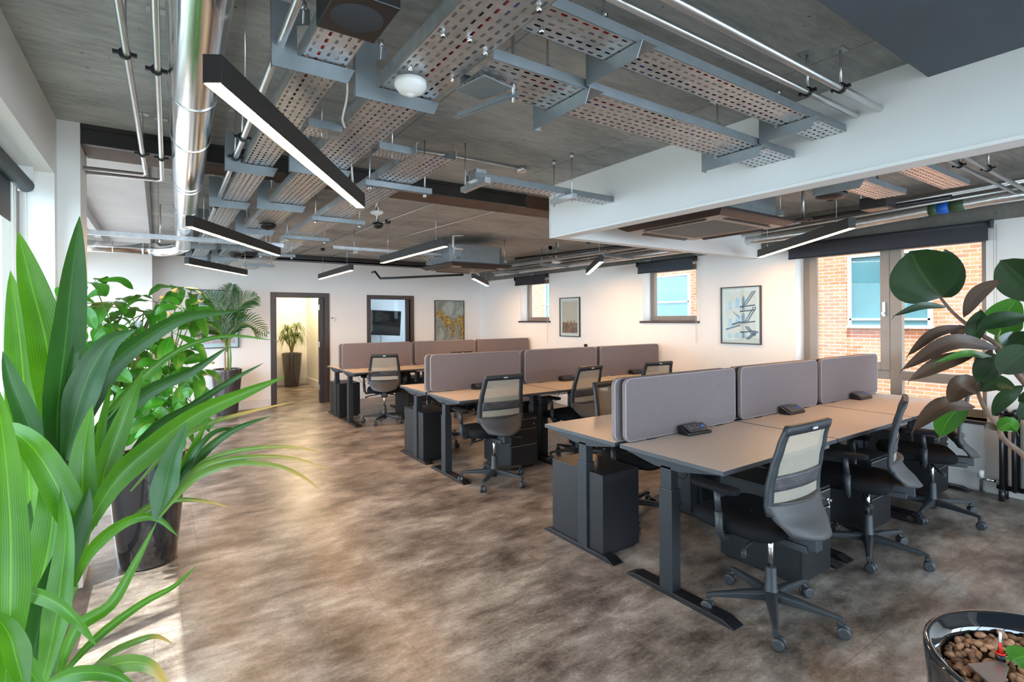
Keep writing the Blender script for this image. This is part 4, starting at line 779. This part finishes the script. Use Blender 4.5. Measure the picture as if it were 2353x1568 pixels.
def art_escape(t, Q):
    mb = MB(); quad(Q, mb, [(0, 0), (1, 0), (1, 1), (0, 1)]); mb.build('print', artmat('pale_stone', [(.3, (.60, .52, .46)), (.7, (.74, .68, .62))], 6), t)
    w = MB()
    for u, v, ww, hh in ((.10, .62, .10, .20), (.33, .66, .13, .24), (.10, .26, .11, .20), (.34, .36, .12, .16), (.08, .02, .10, .09), (.32, .02, .11, .11), (.56, .02, .13, .15), (.56, .62, .10, .30), (.55, .36, .10, .2)): quad(Q, w, [(u, v), (u+ww, v), (u+ww, v+hh*.8), (u+ww/2, v+hh), (u, v+hh*.8)], .0132)
    w.build('windows', 'blueg2', t)
    l = MB()
    def line(u0, v0, u1, v1, wd=.012): 
        dx, dy = u1-u0, v1-v0; n = math.hypot(dx, dy); px, py = -dy/n*wd, dx/n*wd; quad(Q, l, [(u0+px, v0+py), (u0-px, v0-py), (u1-px, v1-py), (u1+px, v1+py)], .0138)
    for u0, v0, u1, v1 in ((.60, .72, .90, 1.0), (.62, .34, .92, .66), (.68, .0, .98, .16), (.66, .26, .90, .08)):
        line(u0, v0, u1, v1); line(u0+.09, v0, u1+.09, v1)
        for k in range(8): s = k/7; line(u0+(u1-u0)*s, v0+(v1-v0)*s, u0+.09+(u1-u0)*s, v0+(v1-v0)*s, .007)
    for v in (.68, .58, .34, .14): line(.48, v, .98, v+.03, .014)
    for k in range(7): line(.50+k*.08, .60, .50+k*.08, .70, .004); line(.30+k*.08, .30, .30+k*.08, .38, .004)
    line(0, .20, .5, .30, .010); line(0, .18, .5, .28, .005); line(.25, .58, .5, .44, .008); line(.22, .30, .50, .36, .02)
    l.build('iron_stairs', plain('ink_blue', (.03, .05, .11), .6), t)
def art_balloons(t, Q):
    mb = MB(); quad(Q, mb, [(0, 0), (1, 0), (1, 1), (0, 1)]); mb.build('print', artmat('pale_dusk_sky', [(.3, (.50, .52, .62)), (.7, (.66, .62, .64))], 1.5), t)
    mb = MB(); rr = random.Random(2); hs = [.16+.05*math.sin(k*.9)+.03*rr.random() for k in range(21)]
    for k in range(20): quad(Q, mb, [(k/20, .03), ((k+1)/20, .03), ((k+1)/20, hs[k+1]), (k/20, hs[k])], .0132)
    mb.build('hills', artmat('pink_hills', [(.35, (.42, .12, .12)), (.55, (.70, .38, .34)), (.7, (.85, .66, .58))], 16, 1), t)
    mb = MB()
    for u, v, r in ((.10, .66, .04), (.42, .62, .035), (.66, .74, .03), (.25, .46, .03), (.30, .36, .025), (.78, .44, .035), (.55, .30, .025), (.2, .82, .02)):
        mb.add([Q(u+r*math.cos(a), v+r*.7*math.sin(a)*(1 if math.sin(a) > 0 else 1.35), .0133) for a in [2*PI*k/16 for k in range(16)]], [tuple(range(16))])
    mb.build('balloons', plain('coral_balloons', (.62, .22, .16), .6), t)
frame('framed picture of small balloons over pink hills, behind the palm at the left', 'y', .42, 1.11, 1.045, 2.0, art_balloons)
frame('abstract grey and gold picture on the back wall right of the meeting room window', 'y', 4.70, 5.395, 1.03, 1.89, art_abstract, mat_=.0)
frame('narrow misty grass picture on the right wall between the small windows', 'x', 6.475, 6.995, 1.185, 1.855, art_mist, mat_=.05)
frame('framed picture of a stone building with fire escape stairs on the right wall', 'x', 3.34, 3.86, 1.175, 1.87, art_escape, mat_=.05)
t = thing('thermostat', 'white wall thermostat right of the open doorway', 'thermostat', (2.64, YB, 1.51)); MB().box((-.04, -.022, -.04), (.045, 0, .04)).build('thermostat_body', 'white', t, bevel=.003); MB().box((-.02, -.024, .012), (.012, -.022, .03)).build('display', 'black', t); MB().cyl((.022, -.026, -.012), (.022, -.022, -.012), .012, 16).build('dial', 'cream', t)
t = thing('wall_socket', 'small dark socket plate on the right wall above the middle screens', 'socket', (XR, 6.33, 1.045)); MB().box((-.012, -.06, -.05), (0, .06, .05)).build('plate', 'white', t); MB().box((-.03, -.03, -.03), (-.012, .03, .03)).build('plug', 'black', t)
# televisions
t = thing('wall_television', 'tilted television in the meeting room behind the interior window', 'television', (4.55, 12.55, 1.42), 0); RM = Euler((.12, .05, -.35)).to_matrix()
MB().obox((0, 0, 0), 1.05, .045, .62, RM).build('television_body', 'black', t, bevel=.004); MB().obox(RM @ Vector((0, -.024, 0)), 1.02, .003, .585, RM).build('screen', 'screen', t); MB().box((-.05, .0, -.06), (.05, .34, .06)).build('wall_arm', 'black', t)
MB().tube(catmull([(.05, .1, -.28), (.1, .15, -.45), (.0, .2, -.58), (-.2, .3, -.66)], 10), .006, 5).build('cable', 'cblack', t)
t = thing('wall_television', 'edge of a black television inside the small plant room', 'television', (1.35, 12.86, 1.45)); MB().box((-.35, -.06, -.48), (.74, 0, .48)).build('television_body', 'black', t, bevel=.004); MB().box((-.33, -.063, -.46), (.72, -.06, .46)).build('screen', 'screen', t)
t = thing('water_dispenser', 'tall white cylinder with grey cap standing inside the small room doorway', 'dispenser', (1.74, 10.95, 0)); MB().lathe([(0, 0), (.13, 0), (.13, .72), (.11, .78), (0, .78)], n=28).build('cylinder_body', 'white', t); MB().lathe([(.05, .78), (.07, .80), (.09, .86), (.05, .88), (0, .88)], n=24).build('cap', 'deskt', t)
# small litter: card under the desks
tag(MB().obox((3.45, 1.62, .006), .13, .09, .004, Euler((.05, .03, .5)).to_matrix()).build('paper_slip', 'galvd'), 'small grey card on the floor beside the keyed pedestal', 'card')
tag(MB().obox((4.43, 1.62, .012), .09, .07, .02, Euler((0, 0, .4)).to_matrix()).build('adapter_block', 'barkd'), 'small brown block on the floor by the window end chair', 'block')
# ================================================================ PLANTS
def planter(name, label, loc, rt, rb, h, mat, ptype='planter', sc=1):
    t = thing(name, label, 'plant', loc)
    MB().lathe([(0, 0), (rb-.01, 0), (rb, .015), (rb+(rt-rb)*.35, h*.3), (rb+(rt-rb)*.8, h*.72), (rt, h-.02), (rt, h-.006), (rt-.008, h), (rt-.022, h-.004), (rt-.028, h-.03), (rt-.05, h-.10), (0, h-.10)], n=56).build('planter_pot', mat, t)
    MB().lathe([(0, h-.055), (rt*.5, h-.058), (rt-.035, h-.066)], n=40).build('granules', 'soil', t)
    return t
# --- big palm in the left foreground
P0 = Vector((-.19, 1.36, 0))
palm = planter('potted_palm', 'large bright green palm filling the left foreground', P0, .20, .15, .50, 'pot')
def rel(p): return Vector(p)-P0
PL = [  # spine in (px, py, depth), width in px, material, roll
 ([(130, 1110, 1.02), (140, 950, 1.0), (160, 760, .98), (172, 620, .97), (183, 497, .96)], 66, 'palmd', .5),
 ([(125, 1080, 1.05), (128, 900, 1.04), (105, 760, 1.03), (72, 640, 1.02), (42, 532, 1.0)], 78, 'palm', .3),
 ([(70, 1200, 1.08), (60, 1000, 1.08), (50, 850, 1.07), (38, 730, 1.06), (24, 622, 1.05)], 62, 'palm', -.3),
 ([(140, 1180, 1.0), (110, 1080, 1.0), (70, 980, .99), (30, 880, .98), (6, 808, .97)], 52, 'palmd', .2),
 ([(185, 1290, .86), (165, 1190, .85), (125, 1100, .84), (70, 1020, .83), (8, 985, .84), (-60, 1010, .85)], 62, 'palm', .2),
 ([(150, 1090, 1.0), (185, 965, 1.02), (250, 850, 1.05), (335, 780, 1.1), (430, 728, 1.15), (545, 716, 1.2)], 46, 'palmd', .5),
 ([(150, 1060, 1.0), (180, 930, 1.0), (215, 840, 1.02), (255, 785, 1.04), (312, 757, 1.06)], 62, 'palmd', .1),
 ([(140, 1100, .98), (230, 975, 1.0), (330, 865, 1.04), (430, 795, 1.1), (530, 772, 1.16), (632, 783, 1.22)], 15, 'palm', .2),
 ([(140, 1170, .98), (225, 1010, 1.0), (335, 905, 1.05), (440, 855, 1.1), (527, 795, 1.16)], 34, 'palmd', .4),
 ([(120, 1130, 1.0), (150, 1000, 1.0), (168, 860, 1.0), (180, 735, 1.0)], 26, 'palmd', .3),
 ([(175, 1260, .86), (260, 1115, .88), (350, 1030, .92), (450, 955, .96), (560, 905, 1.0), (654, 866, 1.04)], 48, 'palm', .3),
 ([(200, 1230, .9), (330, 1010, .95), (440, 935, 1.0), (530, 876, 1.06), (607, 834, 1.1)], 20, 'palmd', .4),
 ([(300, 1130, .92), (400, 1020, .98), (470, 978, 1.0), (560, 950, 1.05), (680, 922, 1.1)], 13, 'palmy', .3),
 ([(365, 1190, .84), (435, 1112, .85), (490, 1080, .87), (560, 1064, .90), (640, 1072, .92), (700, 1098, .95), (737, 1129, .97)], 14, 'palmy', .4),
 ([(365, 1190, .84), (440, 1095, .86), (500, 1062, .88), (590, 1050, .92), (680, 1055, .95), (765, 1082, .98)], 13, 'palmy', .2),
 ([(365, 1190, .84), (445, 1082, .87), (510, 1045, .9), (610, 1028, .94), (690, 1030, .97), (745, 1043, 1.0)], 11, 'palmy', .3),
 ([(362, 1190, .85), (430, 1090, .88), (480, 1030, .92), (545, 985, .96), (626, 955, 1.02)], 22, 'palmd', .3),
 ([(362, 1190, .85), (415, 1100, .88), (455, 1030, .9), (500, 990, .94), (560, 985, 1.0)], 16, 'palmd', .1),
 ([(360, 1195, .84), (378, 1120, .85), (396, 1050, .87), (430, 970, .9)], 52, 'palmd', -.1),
 ([(362, 1195, .86), (405, 1120, .88), (440, 1040, .9), (480, 960, .94)], 26, 'palm', .2),
 ([(170, 1350, .82), (200, 1280, .82), (250, 1226, .83), (308, 1193, .84), (362, 1192, .86), (411, 1235, .88)], 24, 'palm', .4),
 ([(290, 1200, .86), (340, 1165, .88), (400, 1150, .9), (470, 1152, .93), (533, 1168, .95)], 12, 'palmy', .3),
 ([(300, 1195, .86), (370, 1160, .88), (430, 1150, .9), (500, 1160, .93)], 9, 'palmy', .1),
 ([(127, 1580, .72), (174, 1449, .74), (254, 1391, .78), (308, 1300, .81), (362, 1196, .84)], 26, 'palm', .3),
 ([(120, 1580, .74), (217, 1471, .78), (326, 1388, .84), (400, 1348, .88), (452, 1300, .92)], 17, 'palm', .4),
 ([(0, 1384, .70), (54, 1364, .70), (127, 1388, .70), (181, 1435, .70), (223, 1486, .71)], 28, 'palm', .5),
 ([(190, 1560, .74), (254, 1502, .76), (326, 1470, .78), (362, 1464, .8), (398, 1480, .82)], 14, 'palmy', .4),
 ([(150, 1570, .72), (235, 1538, .72), (308, 1524, .73), (355, 1540, .74), (390, 1585, .75)], 36, 'palmy', .4),
 ([(90, 1580, .7), (160, 1552, .7), (230, 1548, .71), (280, 1562, .72), (330, 1600, .73)], 30, 'palm', .2),
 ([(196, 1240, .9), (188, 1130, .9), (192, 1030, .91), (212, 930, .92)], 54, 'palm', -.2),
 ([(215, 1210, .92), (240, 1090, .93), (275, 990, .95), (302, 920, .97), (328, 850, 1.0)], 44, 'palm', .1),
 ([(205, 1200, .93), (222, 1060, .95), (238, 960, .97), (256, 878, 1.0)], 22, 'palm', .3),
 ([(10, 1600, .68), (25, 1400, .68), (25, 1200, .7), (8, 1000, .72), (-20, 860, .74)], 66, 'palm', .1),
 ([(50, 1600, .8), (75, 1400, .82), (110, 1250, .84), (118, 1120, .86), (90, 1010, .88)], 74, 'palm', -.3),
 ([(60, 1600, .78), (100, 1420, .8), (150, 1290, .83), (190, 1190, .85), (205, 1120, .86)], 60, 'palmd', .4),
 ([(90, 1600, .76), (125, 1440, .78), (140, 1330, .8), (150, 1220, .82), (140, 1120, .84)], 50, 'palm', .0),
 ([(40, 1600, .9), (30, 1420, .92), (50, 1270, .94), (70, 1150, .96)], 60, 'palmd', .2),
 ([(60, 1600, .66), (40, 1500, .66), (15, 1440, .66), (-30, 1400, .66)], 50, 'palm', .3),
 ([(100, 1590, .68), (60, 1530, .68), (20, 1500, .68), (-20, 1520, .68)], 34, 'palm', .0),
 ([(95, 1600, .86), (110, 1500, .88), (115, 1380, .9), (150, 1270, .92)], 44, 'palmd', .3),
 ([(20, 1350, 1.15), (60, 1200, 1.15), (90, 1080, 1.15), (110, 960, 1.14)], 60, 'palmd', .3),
]
rl = random.Random(11)
for pts, w, mat, roll in PL:
    P = [rel(at(*p)) for p in pts]; d = sum(p[2] for p in pts)/len(pts); mb = MB()
    mid = P[len(P)//2]+P0; cd = to_cam(mid); tg = (P[-1]-P[0]).normalized(); hint = (Matrix.Rotation(roll+rl.uniform(-.15, .15), 3, tg) @ cd)
    add_leaf(mb, P, w*d/F_PX*1.12/max(.5, math.cos(roll)), hint, 16, .35, 'blade', 4, .04); mb.build('leaf', mat, palm)
for a, b in ((([60, 1780, 1.0]), [150, 1090, 1.0]), ([70, 1780, 1.02], [196, 1240, .9]), ([90, 1780, 1.0], [100, 1560, .80]), ([60, 1780, .98], [170, 1350, .83]), ([50, 1780, 1.0], [60, 1200, 1.06])):
    A, B = rel(at(*a)), rel(at(*b)); mid = A.lerp(B, .5)+Vector((0, 0, .05)); MB().tube(catmull([Vector((A.x*.3, A.y*.3, .44)), mid, B], 8), [.012]*5+[.010, .009, .008, .006], 8).build('leaf_stalk', 'barkg', palm)
# --- umbrella tree behind it
P1 = Vector((-.06, 3.96, 0)); um = planter('potted_umbrella_tree', 'glossy black planter with a leafy umbrella tree behind the foreground palm', P1, .205, .155, .68, 'pot')
def whorl(mb, c, d, n, ln, w, droop, rr):
    d = Vector(d).normalized(); a = d.cross(Vector((0, 0, 1))); a = a.normalized() if a.length > .1 else Vector((1, 0, 0)); b = d.cross(a)
    for k in range(n):
        th = 2*PI*k/n+rr.uniform(-.2, .2); out = (a*math.cos(th)+b*math.sin(th)); L_ = ln*rr.uniform(.75, 1.15)
        p0 = c; p1 = c+out*.035+d*.01; p2 = c+out*(.04+L_*.55)+d*.02*1+Vector((0, 0, -droop*.3*L_)); p3 = c+out*(.04+L_*.9)+Vector((0, 0, -droop*L_))
        hint = (d*.8+Vector((0, 0, .5))+out*.2+Vector((rr.uniform(-.3, .3),)*3)); yield p0, p1, p2, p3, hint
TR = [[(.01, -.02, .62), (-.03, -.03, .85), (-.06, -.03, 1.1), (-.03, .0, 1.35), (.02, .02, 1.55)], [(.05, .03, .62), (.08, .02, .9), (.10, .0, 1.1), (.14, .0, 1.3)]]
for tr, r in zip(TR, (.017, .011)): MB().tube(catmull(tr, 14), [r*(1-.5*i/14) for i in range(15)], 10).build('trunk', 'bark', um)
rr = random.Random(4)
CL = [(215, 655, 3.2), (262, 700, 3.1), (185, 700, 3.15), (232, 750, 3.15), (205, 800, 3.2), (145, 710, 3.2), (408, 668, 3.2), (360, 700, 3.1), (440, 690, 3.15), (395, 770, 3.1), (350, 780, 3.2), (310, 745, 3.2), (418, 805, 3.15), (300, 820, 3.25), (350, 850, 3.15), (405, 845, 3.1), (275, 850, 3.2), (330, 905, 3.15), (420, 880, 3.1), (395, 925, 3.05), (440, 930, 3.15), (370, 955, 3.1), (330, 960, 3.05), (420, 970, 3.1), (290, 900, 3.3), (250, 880, 3.3), (300, 780, 3.35), (375, 900, 3.3), (330, 720, 3.2), (275, 760, 3.15), (440, 740, 3.1), (375, 835, 3.05), (345, 905, 3.0), (310, 930, 3.1), (455, 850, 3.2), (240, 830, 3.1), (395, 975, 3.0), (425, 715, 3.0), (265, 910, 3.1)]
for k, (px, py, d) in enumerate(CL):
    d = min(d, 2.60+max(0, px-165)*.005); c = at(px, py-4, d)-P1; base = Vector(TR[0][2+(k % 3)]) if c.x < .1 else Vector(TR[1][2+(k % 2)])
    dirv = (c-base).normalized(); st = MB().tube(catmull([base, base.lerp(c, .5)+Vector((0, 0, .02)), c], 8), .0032, 6).build('leaf_stalk', 'barkg', um)
    mb = MB()
    for p0, p1, p2, p3, h in whorl(mb, c, dirv+Vector((0, 0, .4)), rr.choice((5, 5, 6)), rr.uniform(.12, .18), 0, .4, rr): add_leaf(mb, [p1, p2, p3], .070*rr.uniform(.8, 1.15), h, 9, .25, 'oval', 4); mb.tube([p0, p1], .0016, 4)
    mb.build('leaf_whorl', 'scheff', um)
# --- kentia palm by the back wall
P2 = Vector((.895, 9.38-.0, 0)); kp_ = planter('potted_palm', 'dark brown planter with a feathery palm against the back wall left of the doorway', P2, .222, .155, .73, 'potg')
for dx, dy in ((-.02, 0), (.015, .01), (.04, -.02)): MB().tube(catmull([(dx, dy, .66), (dx*1.3, dy, .95), (dx*.6, dy, 1.25)], 8), [.015]*4+[.012]*5, 8).build('stem', 'bark' if dx < 0 else 'barkg', kp_)
def frond(mb, pts, nl, ll, rr, w=.022, droop=.5):
    sp = catmull(pts, 26)
    for j in range(5, 27):
        t = j/26; p = sp[j]; tg = (sp[min(26, j+1)]-sp[j-1]).normalized(); side = tg.cross(Vector((-.1, -1, .25))+Vector((rr.uniform(-.25, .25), 0, rr.uniform(-.25, .25)))); side = side.normalized() if side.length > .05 else Vector((1, 0, 0))
        ln = ll*(math.sin(PI*min(1, .18+.75*t)))*rr.uniform(.88, 1.08)
        for s in (-1, 1):
            e = p+(tg*.75+side*s*.75+Vector((0, 0, .12))).normalized()*ln; e2 = e+Vector((0, 0, -droop*ln*.35)); m_ = p.lerp(e, .55)+Vector((0, 0, .02*ln))
            add_leaf(mb, [p, m_, e2], w, Vector((-.1, -1, .5)), 6, .3, 'blade', 2)
    return sp
FR = [([(0, 0, 1.1), (0, -.02, 1.5), (.02, -.03, 1.8), (.08, -.05, 2.05)], .36), ([(0, 0, 1.1), (.05, -.05, 1.5), (.18, -.12, 1.75), (.40, -.2, 1.88)], .36), ([(0, 0, 1.1), (-.05, -.05, 1.45), (-.15, -.12, 1.72), (-.28, -.2, 1.92)], .34),
      ([(0, 0, 1.05), (.08, -.04, 1.35), (.28, -.10, 1.45), (.55, -.16, 1.28)], .32), ([(0, 0, 1.05), (-.08, -.04, 1.3), (-.28, -.10, 1.50), (-.48, -.14, 1.55)], .32), ([(0, 0, 1.0), (-.06, -.05, 1.25), (-.22, -.16, 1.36), (-.42, -.3, 1.30)], .30), ([(0, 0, 1.0), (.05, -.02, 1.3), (.12, -.04, 1.5), (.16, -.2, 1.62)], .28)]
for pts, ll in FR:
    mb = MB(); sp = frond(mb, pts, 22, ll, rr); mb.build('palm_frond', 'kentia', kp_); MB().tube(sp, [.007*(1-.7*i/26) for i in range(27)], 6).build('frond_stalk', 'barkg', kp_)
# --- dragon tree in the small room
P3 = Vector((2.47, 12.42, 0)); dt = planter('potted_dragon_tree', 'tall charcoal planter with a spiky dragon tree seen through the open doorway', P3, .215, .15, .76, 'potg')
hd = [(-.10, .0, 1.25), (.10, -.02, 1.30), (.0, -.05, 1.12), (.13, .02, 1.08), (-.14, -.05, 1.05)]
for h in hd: MB().tube(catmull([(0, 0, .7), (h[0]*.3, h[1]*.3, .9), (h[0]*.8, h[1], h[2]-.03), h], 8), .014, 8).build('trunk', 'bark', dt)
for h in hd:
    mb = MB(); c = Vector(h)
    for k in range(64):
        th = rr.uniform(0, 2*PI); el = rr.uniform(-.1, 1.3); ln = rr.uniform(.20, .33); o = Vector((math.cos(th)*math.cos(el), math.sin(th)*math.cos(el), math.sin(el)))
        p1 = c+o*ln*.5; p2 = c+o*ln*.8+Vector((0, 0, -.10)); p3 = p2+Vector((o.x*.04, o.y*.04, -.13)); add_leaf(mb, [c, p1, p2, p3], .013, Vector((0, 0, 1))+o*.3, 7, .2, 'blade', 2)
    mb.build('leaf_tuft', 'drac', dt)
# --- rubber plant at the right edge
P4 = Vector((1.735, .245, 0)); rp = thing('potted_rubber_plant', 'rubber plant with big dark leaves in a gloss black planter at bottom right', 'plant', P4)
rt, h = .285, .672
MB().lathe([(0, 0), (.2, 0), (.215, .02), (.245, .25), (.275, .52), (rt, h-.02), (rt, h-.006), (rt-.008, h), (rt-.016, h-.002), (rt-.024, h-.022), (rt-.034, h-.026), (rt-.038, h-.05), (rt-.045, h-.16), (0, h-.16)], n=72).build('planter_pot', 'pot', rp)
peb = MB(); rp_r = random.Random(9)
PM = MB().lathe([(0, -.5), (.28, -.42), (.47, -.18), (.5, .05), (.4, .3), (.2, .45), (0, .5)], n=10)
pts_ = []
for k in range(4000):
    if len(pts_) >= 760: break
    a = rp_r.uniform(0, 2*PI); r_ = math.sqrt(rp_r.random())*(rt-.048); x, y = r_*math.cos(a), r_*math.sin(a)
    if all((x-u)**2+(y-v)**2 < 0 or (x-u)**2+(y-v)**2 > .0145**2 for u, v in pts_): pts_.append((x, y))
for x, y in pts_:
    s = rp_r.uniform(.016, .024); R3 = Euler((rp_r.uniform(0, 3), rp_r.uniform(0, 3), rp_r.uniform(0, 6))).to_matrix(); c = Vector((x, y, h-.047+rp_r.uniform(-.006, .008)))
    peb.add([c+R3 @ (Vector((v[0]*.8, v[1]*.8, v[2]*1.25))*s) for v in PM.v], PM.f, True)
o = peb.build('clay_pebbles', 'pebble', rp); o['kind'] = 'stuff'
MB().lathe([(0, h-.07), (rt-.045, h-.07)], n=40).build('granules', 'soil', rp)
# water gauge and its steel plate
def onz(px, py, z): d = at(px, py, 1)-EYE; return EYE+d*((z-EYE.z)/d.z)-P4
G0 = onz(2299, 1518, h-.03)
MB().prism([tuple(onz(a, b, h-.03)[:2]) for a, b in ((2222, 1527), (2300, 1520), (2318, 1534), (2312, 1556), (2296, 1590))], 'z', h-.034, h-.028).build('gauge_plate', 'steelp', rp, bevel=.001)
ga = MB().cyl((G0.x, G0.y, h-.030), (G0.x, G0.y, h-.014), .010, 18).build('gauge_base', 'black', rp); MB().tube([(G0.x, G0.y, h-.014), (G0.x, G0.y, h+.045), (G0.x, G0.y, h+.051)], [.0085, .0085, .004], 18).build('gauge_tube', 'clear', ga)
MB().cyl((G0.x, G0.y, h-.014), (G0.x, G0.y, h+.015), .0028, 10).lathe([(.0086, h-.014), (.0100, h-.012), (.0086, h-.010)], (G0.x, G0.y, 0), 18).build('gauge_float', 'red', ga)
MB().cyl((G0.x, G0.y, h+.015), (G0.x, G0.y, h+.040), .0028, 10).build('gauge_stem', 'white', ga)
def q4(p): return at(*p)-P4
def stem(pts, r0_, r1_, mat='barkd', name='branch'):
    P = catmull([q4(p) if not isinstance(p, Vector) else p for p in pts], 20); MB().tube(P, [r0_+(r1_-r0_)*i/20 for i in range(21)], 10).build(name, mat, rp)
trunk_top = q4((2375, 860, 1.28))
stem([Vector((.02, .03, h-.08)), Vector((.0, .06, .85)), q4((2378, 1160, 1.22)), q4((2368, 1060, 1.24)), q4((2374, 940, 1.26)), trunk_top], .014, .010, 'bark', 'trunk')
stem([q4((2372, 900, 1.27)), q4((2330, 850, 1.27)), q4((2302, 807, 1.27)), q4((2281, 785, 1.27)), q4((2244, 763, 1.28)), q4((2193, 722, 1.30)), q4((2160, 683, 1.31))], .0075, .0032)
stem([q4((2372, 1070, 1.24)), q4((2345, 1040, 1.24)), q4((2306, 1010, 1.24)), q4((2291, 978, 1.24)), q4((2266, 945, 1.25)), q4((2248, 905, 1.26)), q4((2248, 876, 1.27)), q4((2240, 812, 1.28))], .0075, .003)
stem([q4((2302, 807, 1.27)), q4((2290, 780, 1.30)), q4((2296, 760, 1.33))], .005, .004, 'barkg'); stem([q4((2345, 870, 1.28)), q4((2372, 780, 1.32)), q4((2380, 700, 1.34))], .008, .006)
FL = [  # base, mid, tip (px, py, depth), width px, material, roll
 ((2163, 684, 1.30), (2122, 632, 1.27), (2092, 577, 1.25), 128, 'fig', .1, 'oval'), ((2166, 684, 1.31), (2185, 630, 1.33), (2172, 573, 1.35), 56, 'fig', .5, 'oval'),
 ((2178, 706, 1.30), (2120, 703, 1.24), (2054, 726, 1.18), 16, 'fig', .2, 'ell'), ((2214, 730, 1.28), (2246, 676, 1.26), (2299, 643, 1.24), 30, 'figb', .2, 'ell'),
 ((2221, 750, 1.28), (2150, 765, 1.20), (2085, 818, 1.12), 22, 'figb', .2, 'ell'), ((2224, 752, 1.3), (2200, 760, 1.34), (2190, 748, 1.38), 26, 'figb', .3, 'ell'),
 ((2240, 792, 1.28), (2243, 752, 1.26), (2254, 712, 1.24), 40, 'fig', .5, 'ell'), ((2353+15, 728, 1.25), (2300, 735, 1.24), (2246, 758, 1.22), 38, 'fig', .4, 'ell'),
 ((2296, 775, 1.35), (2305, 735, 1.38), (2338, 685, 1.40), 66, 'figg', .1, 'oval'), ((2392, 690, 1.30), (2345, 640, 1.27), (2300, 598, 1.25), 84, 'fig', -.1, 'oval'),
 ((2296, 802, 1.27), (2190, 786, 1.18), (2072, 850, 1.08), 34, 'figb', .3, 'ell'), ((2246, 812, 1.27), (2170, 832, 1.19), (2090, 874, 1.10), 32, 'figb', .1, 'ell'),
 ((2296, 828, 1.26), (2226, 812, 1.2), (2148, 834, 1.14), 15, 'figg', .3, 'ell'), ((2302, 818, 1.26), (2275, 840, 1.2), (2245, 878, 1.15), 52, 'fig', .1, 'oval'),
 ((2370, 800, 1.22), (2330, 828, 1.17), (2296, 858, 1.12), 60, 'fig', .0, 'oval'), ((2247, 905, 1.26), (2215, 885, 1.2), (2181, 926, 1.14), 46, 'figb', .2, 'oval'),
 ((2249, 900, 1.26), (2285, 880, 1.22), (2335, 892, 1.18), 36, 'fig', .2, 'ell'), ((2242, 936, 1.25), (2170, 930, 1.16), (2097, 990, 1.06), 36, 'figb', .4, 'ell'),
 ((2215, 925, 1.25), (2180, 962, 1.2), (2159, 1004, 1.16), 46, 'figg', .2, 'oval'), ((2281, 956, 1.25), (2310, 915, 1.22), (2352, 886, 1.2), 30, 'fig', .3, 'ell'),
 ((2292, 990, 1.24), (2318, 975, 1.2), (2337, 992, 1.17), 32, 'figg', .2, 'ell'), ((2292, 990, 1.24), (2278, 980, 1.2), (2264, 979, 1.17), 14, 'figb', .2, 'ell'),
 ((2330, 840, 1.27), (2310, 800, 1.3), (2330, 762, 1.32), 40, 'fig', .6, 'ell'), ((2353, 900, 1.3), (2372, 930, 1.3), (2340, 965, 1.32), 44, 'fig', .3, 'oval'), ((2330, 800, 1.30), (2350, 785, 1.28), (2390, 782, 1.25), 46, 'fig', .3, 'ell'),
 ((2280, 800, 1.3), (2262, 830, 1.33), (2243, 832, 1.36), 20, 'figb', .2, 'ell'), ((2324, 1519, 1.27), (2346, 1512, 1.25), (2378, 1500, 1.23), 48, 'figg', .2, 'oval'), ((2306, 1514, 1.28), (2316, 1515, 1.275), (2327, 1518, 1.27), 6, 'figg', .3, 'ell'),
]
for a, b_, c_, w, mat, roll, shp in FL:
    P = [q4(a), q4(b_), q4(c_)]; d = b_[2]; cd = to_cam(P[1]+P4); tg = (P[-1]-P[0]).normalized(); hint = Matrix.Rotation(roll, 3, tg) @ cd
    mb = MB(); add_leaf(mb, P, w*d/F_PX*1.1, hint, 12, .22, shp, 6); tip = P[-1]; e = tip+(P[-1]-P[1]).normalized()*.008+Vector((0, 0, -.008)); mb.tube([P[-1]-tg*.004, tip, e], [.0012, .001, .0003], 4); mb.build('leaf', mat, rp)
# slab edges: nothing else
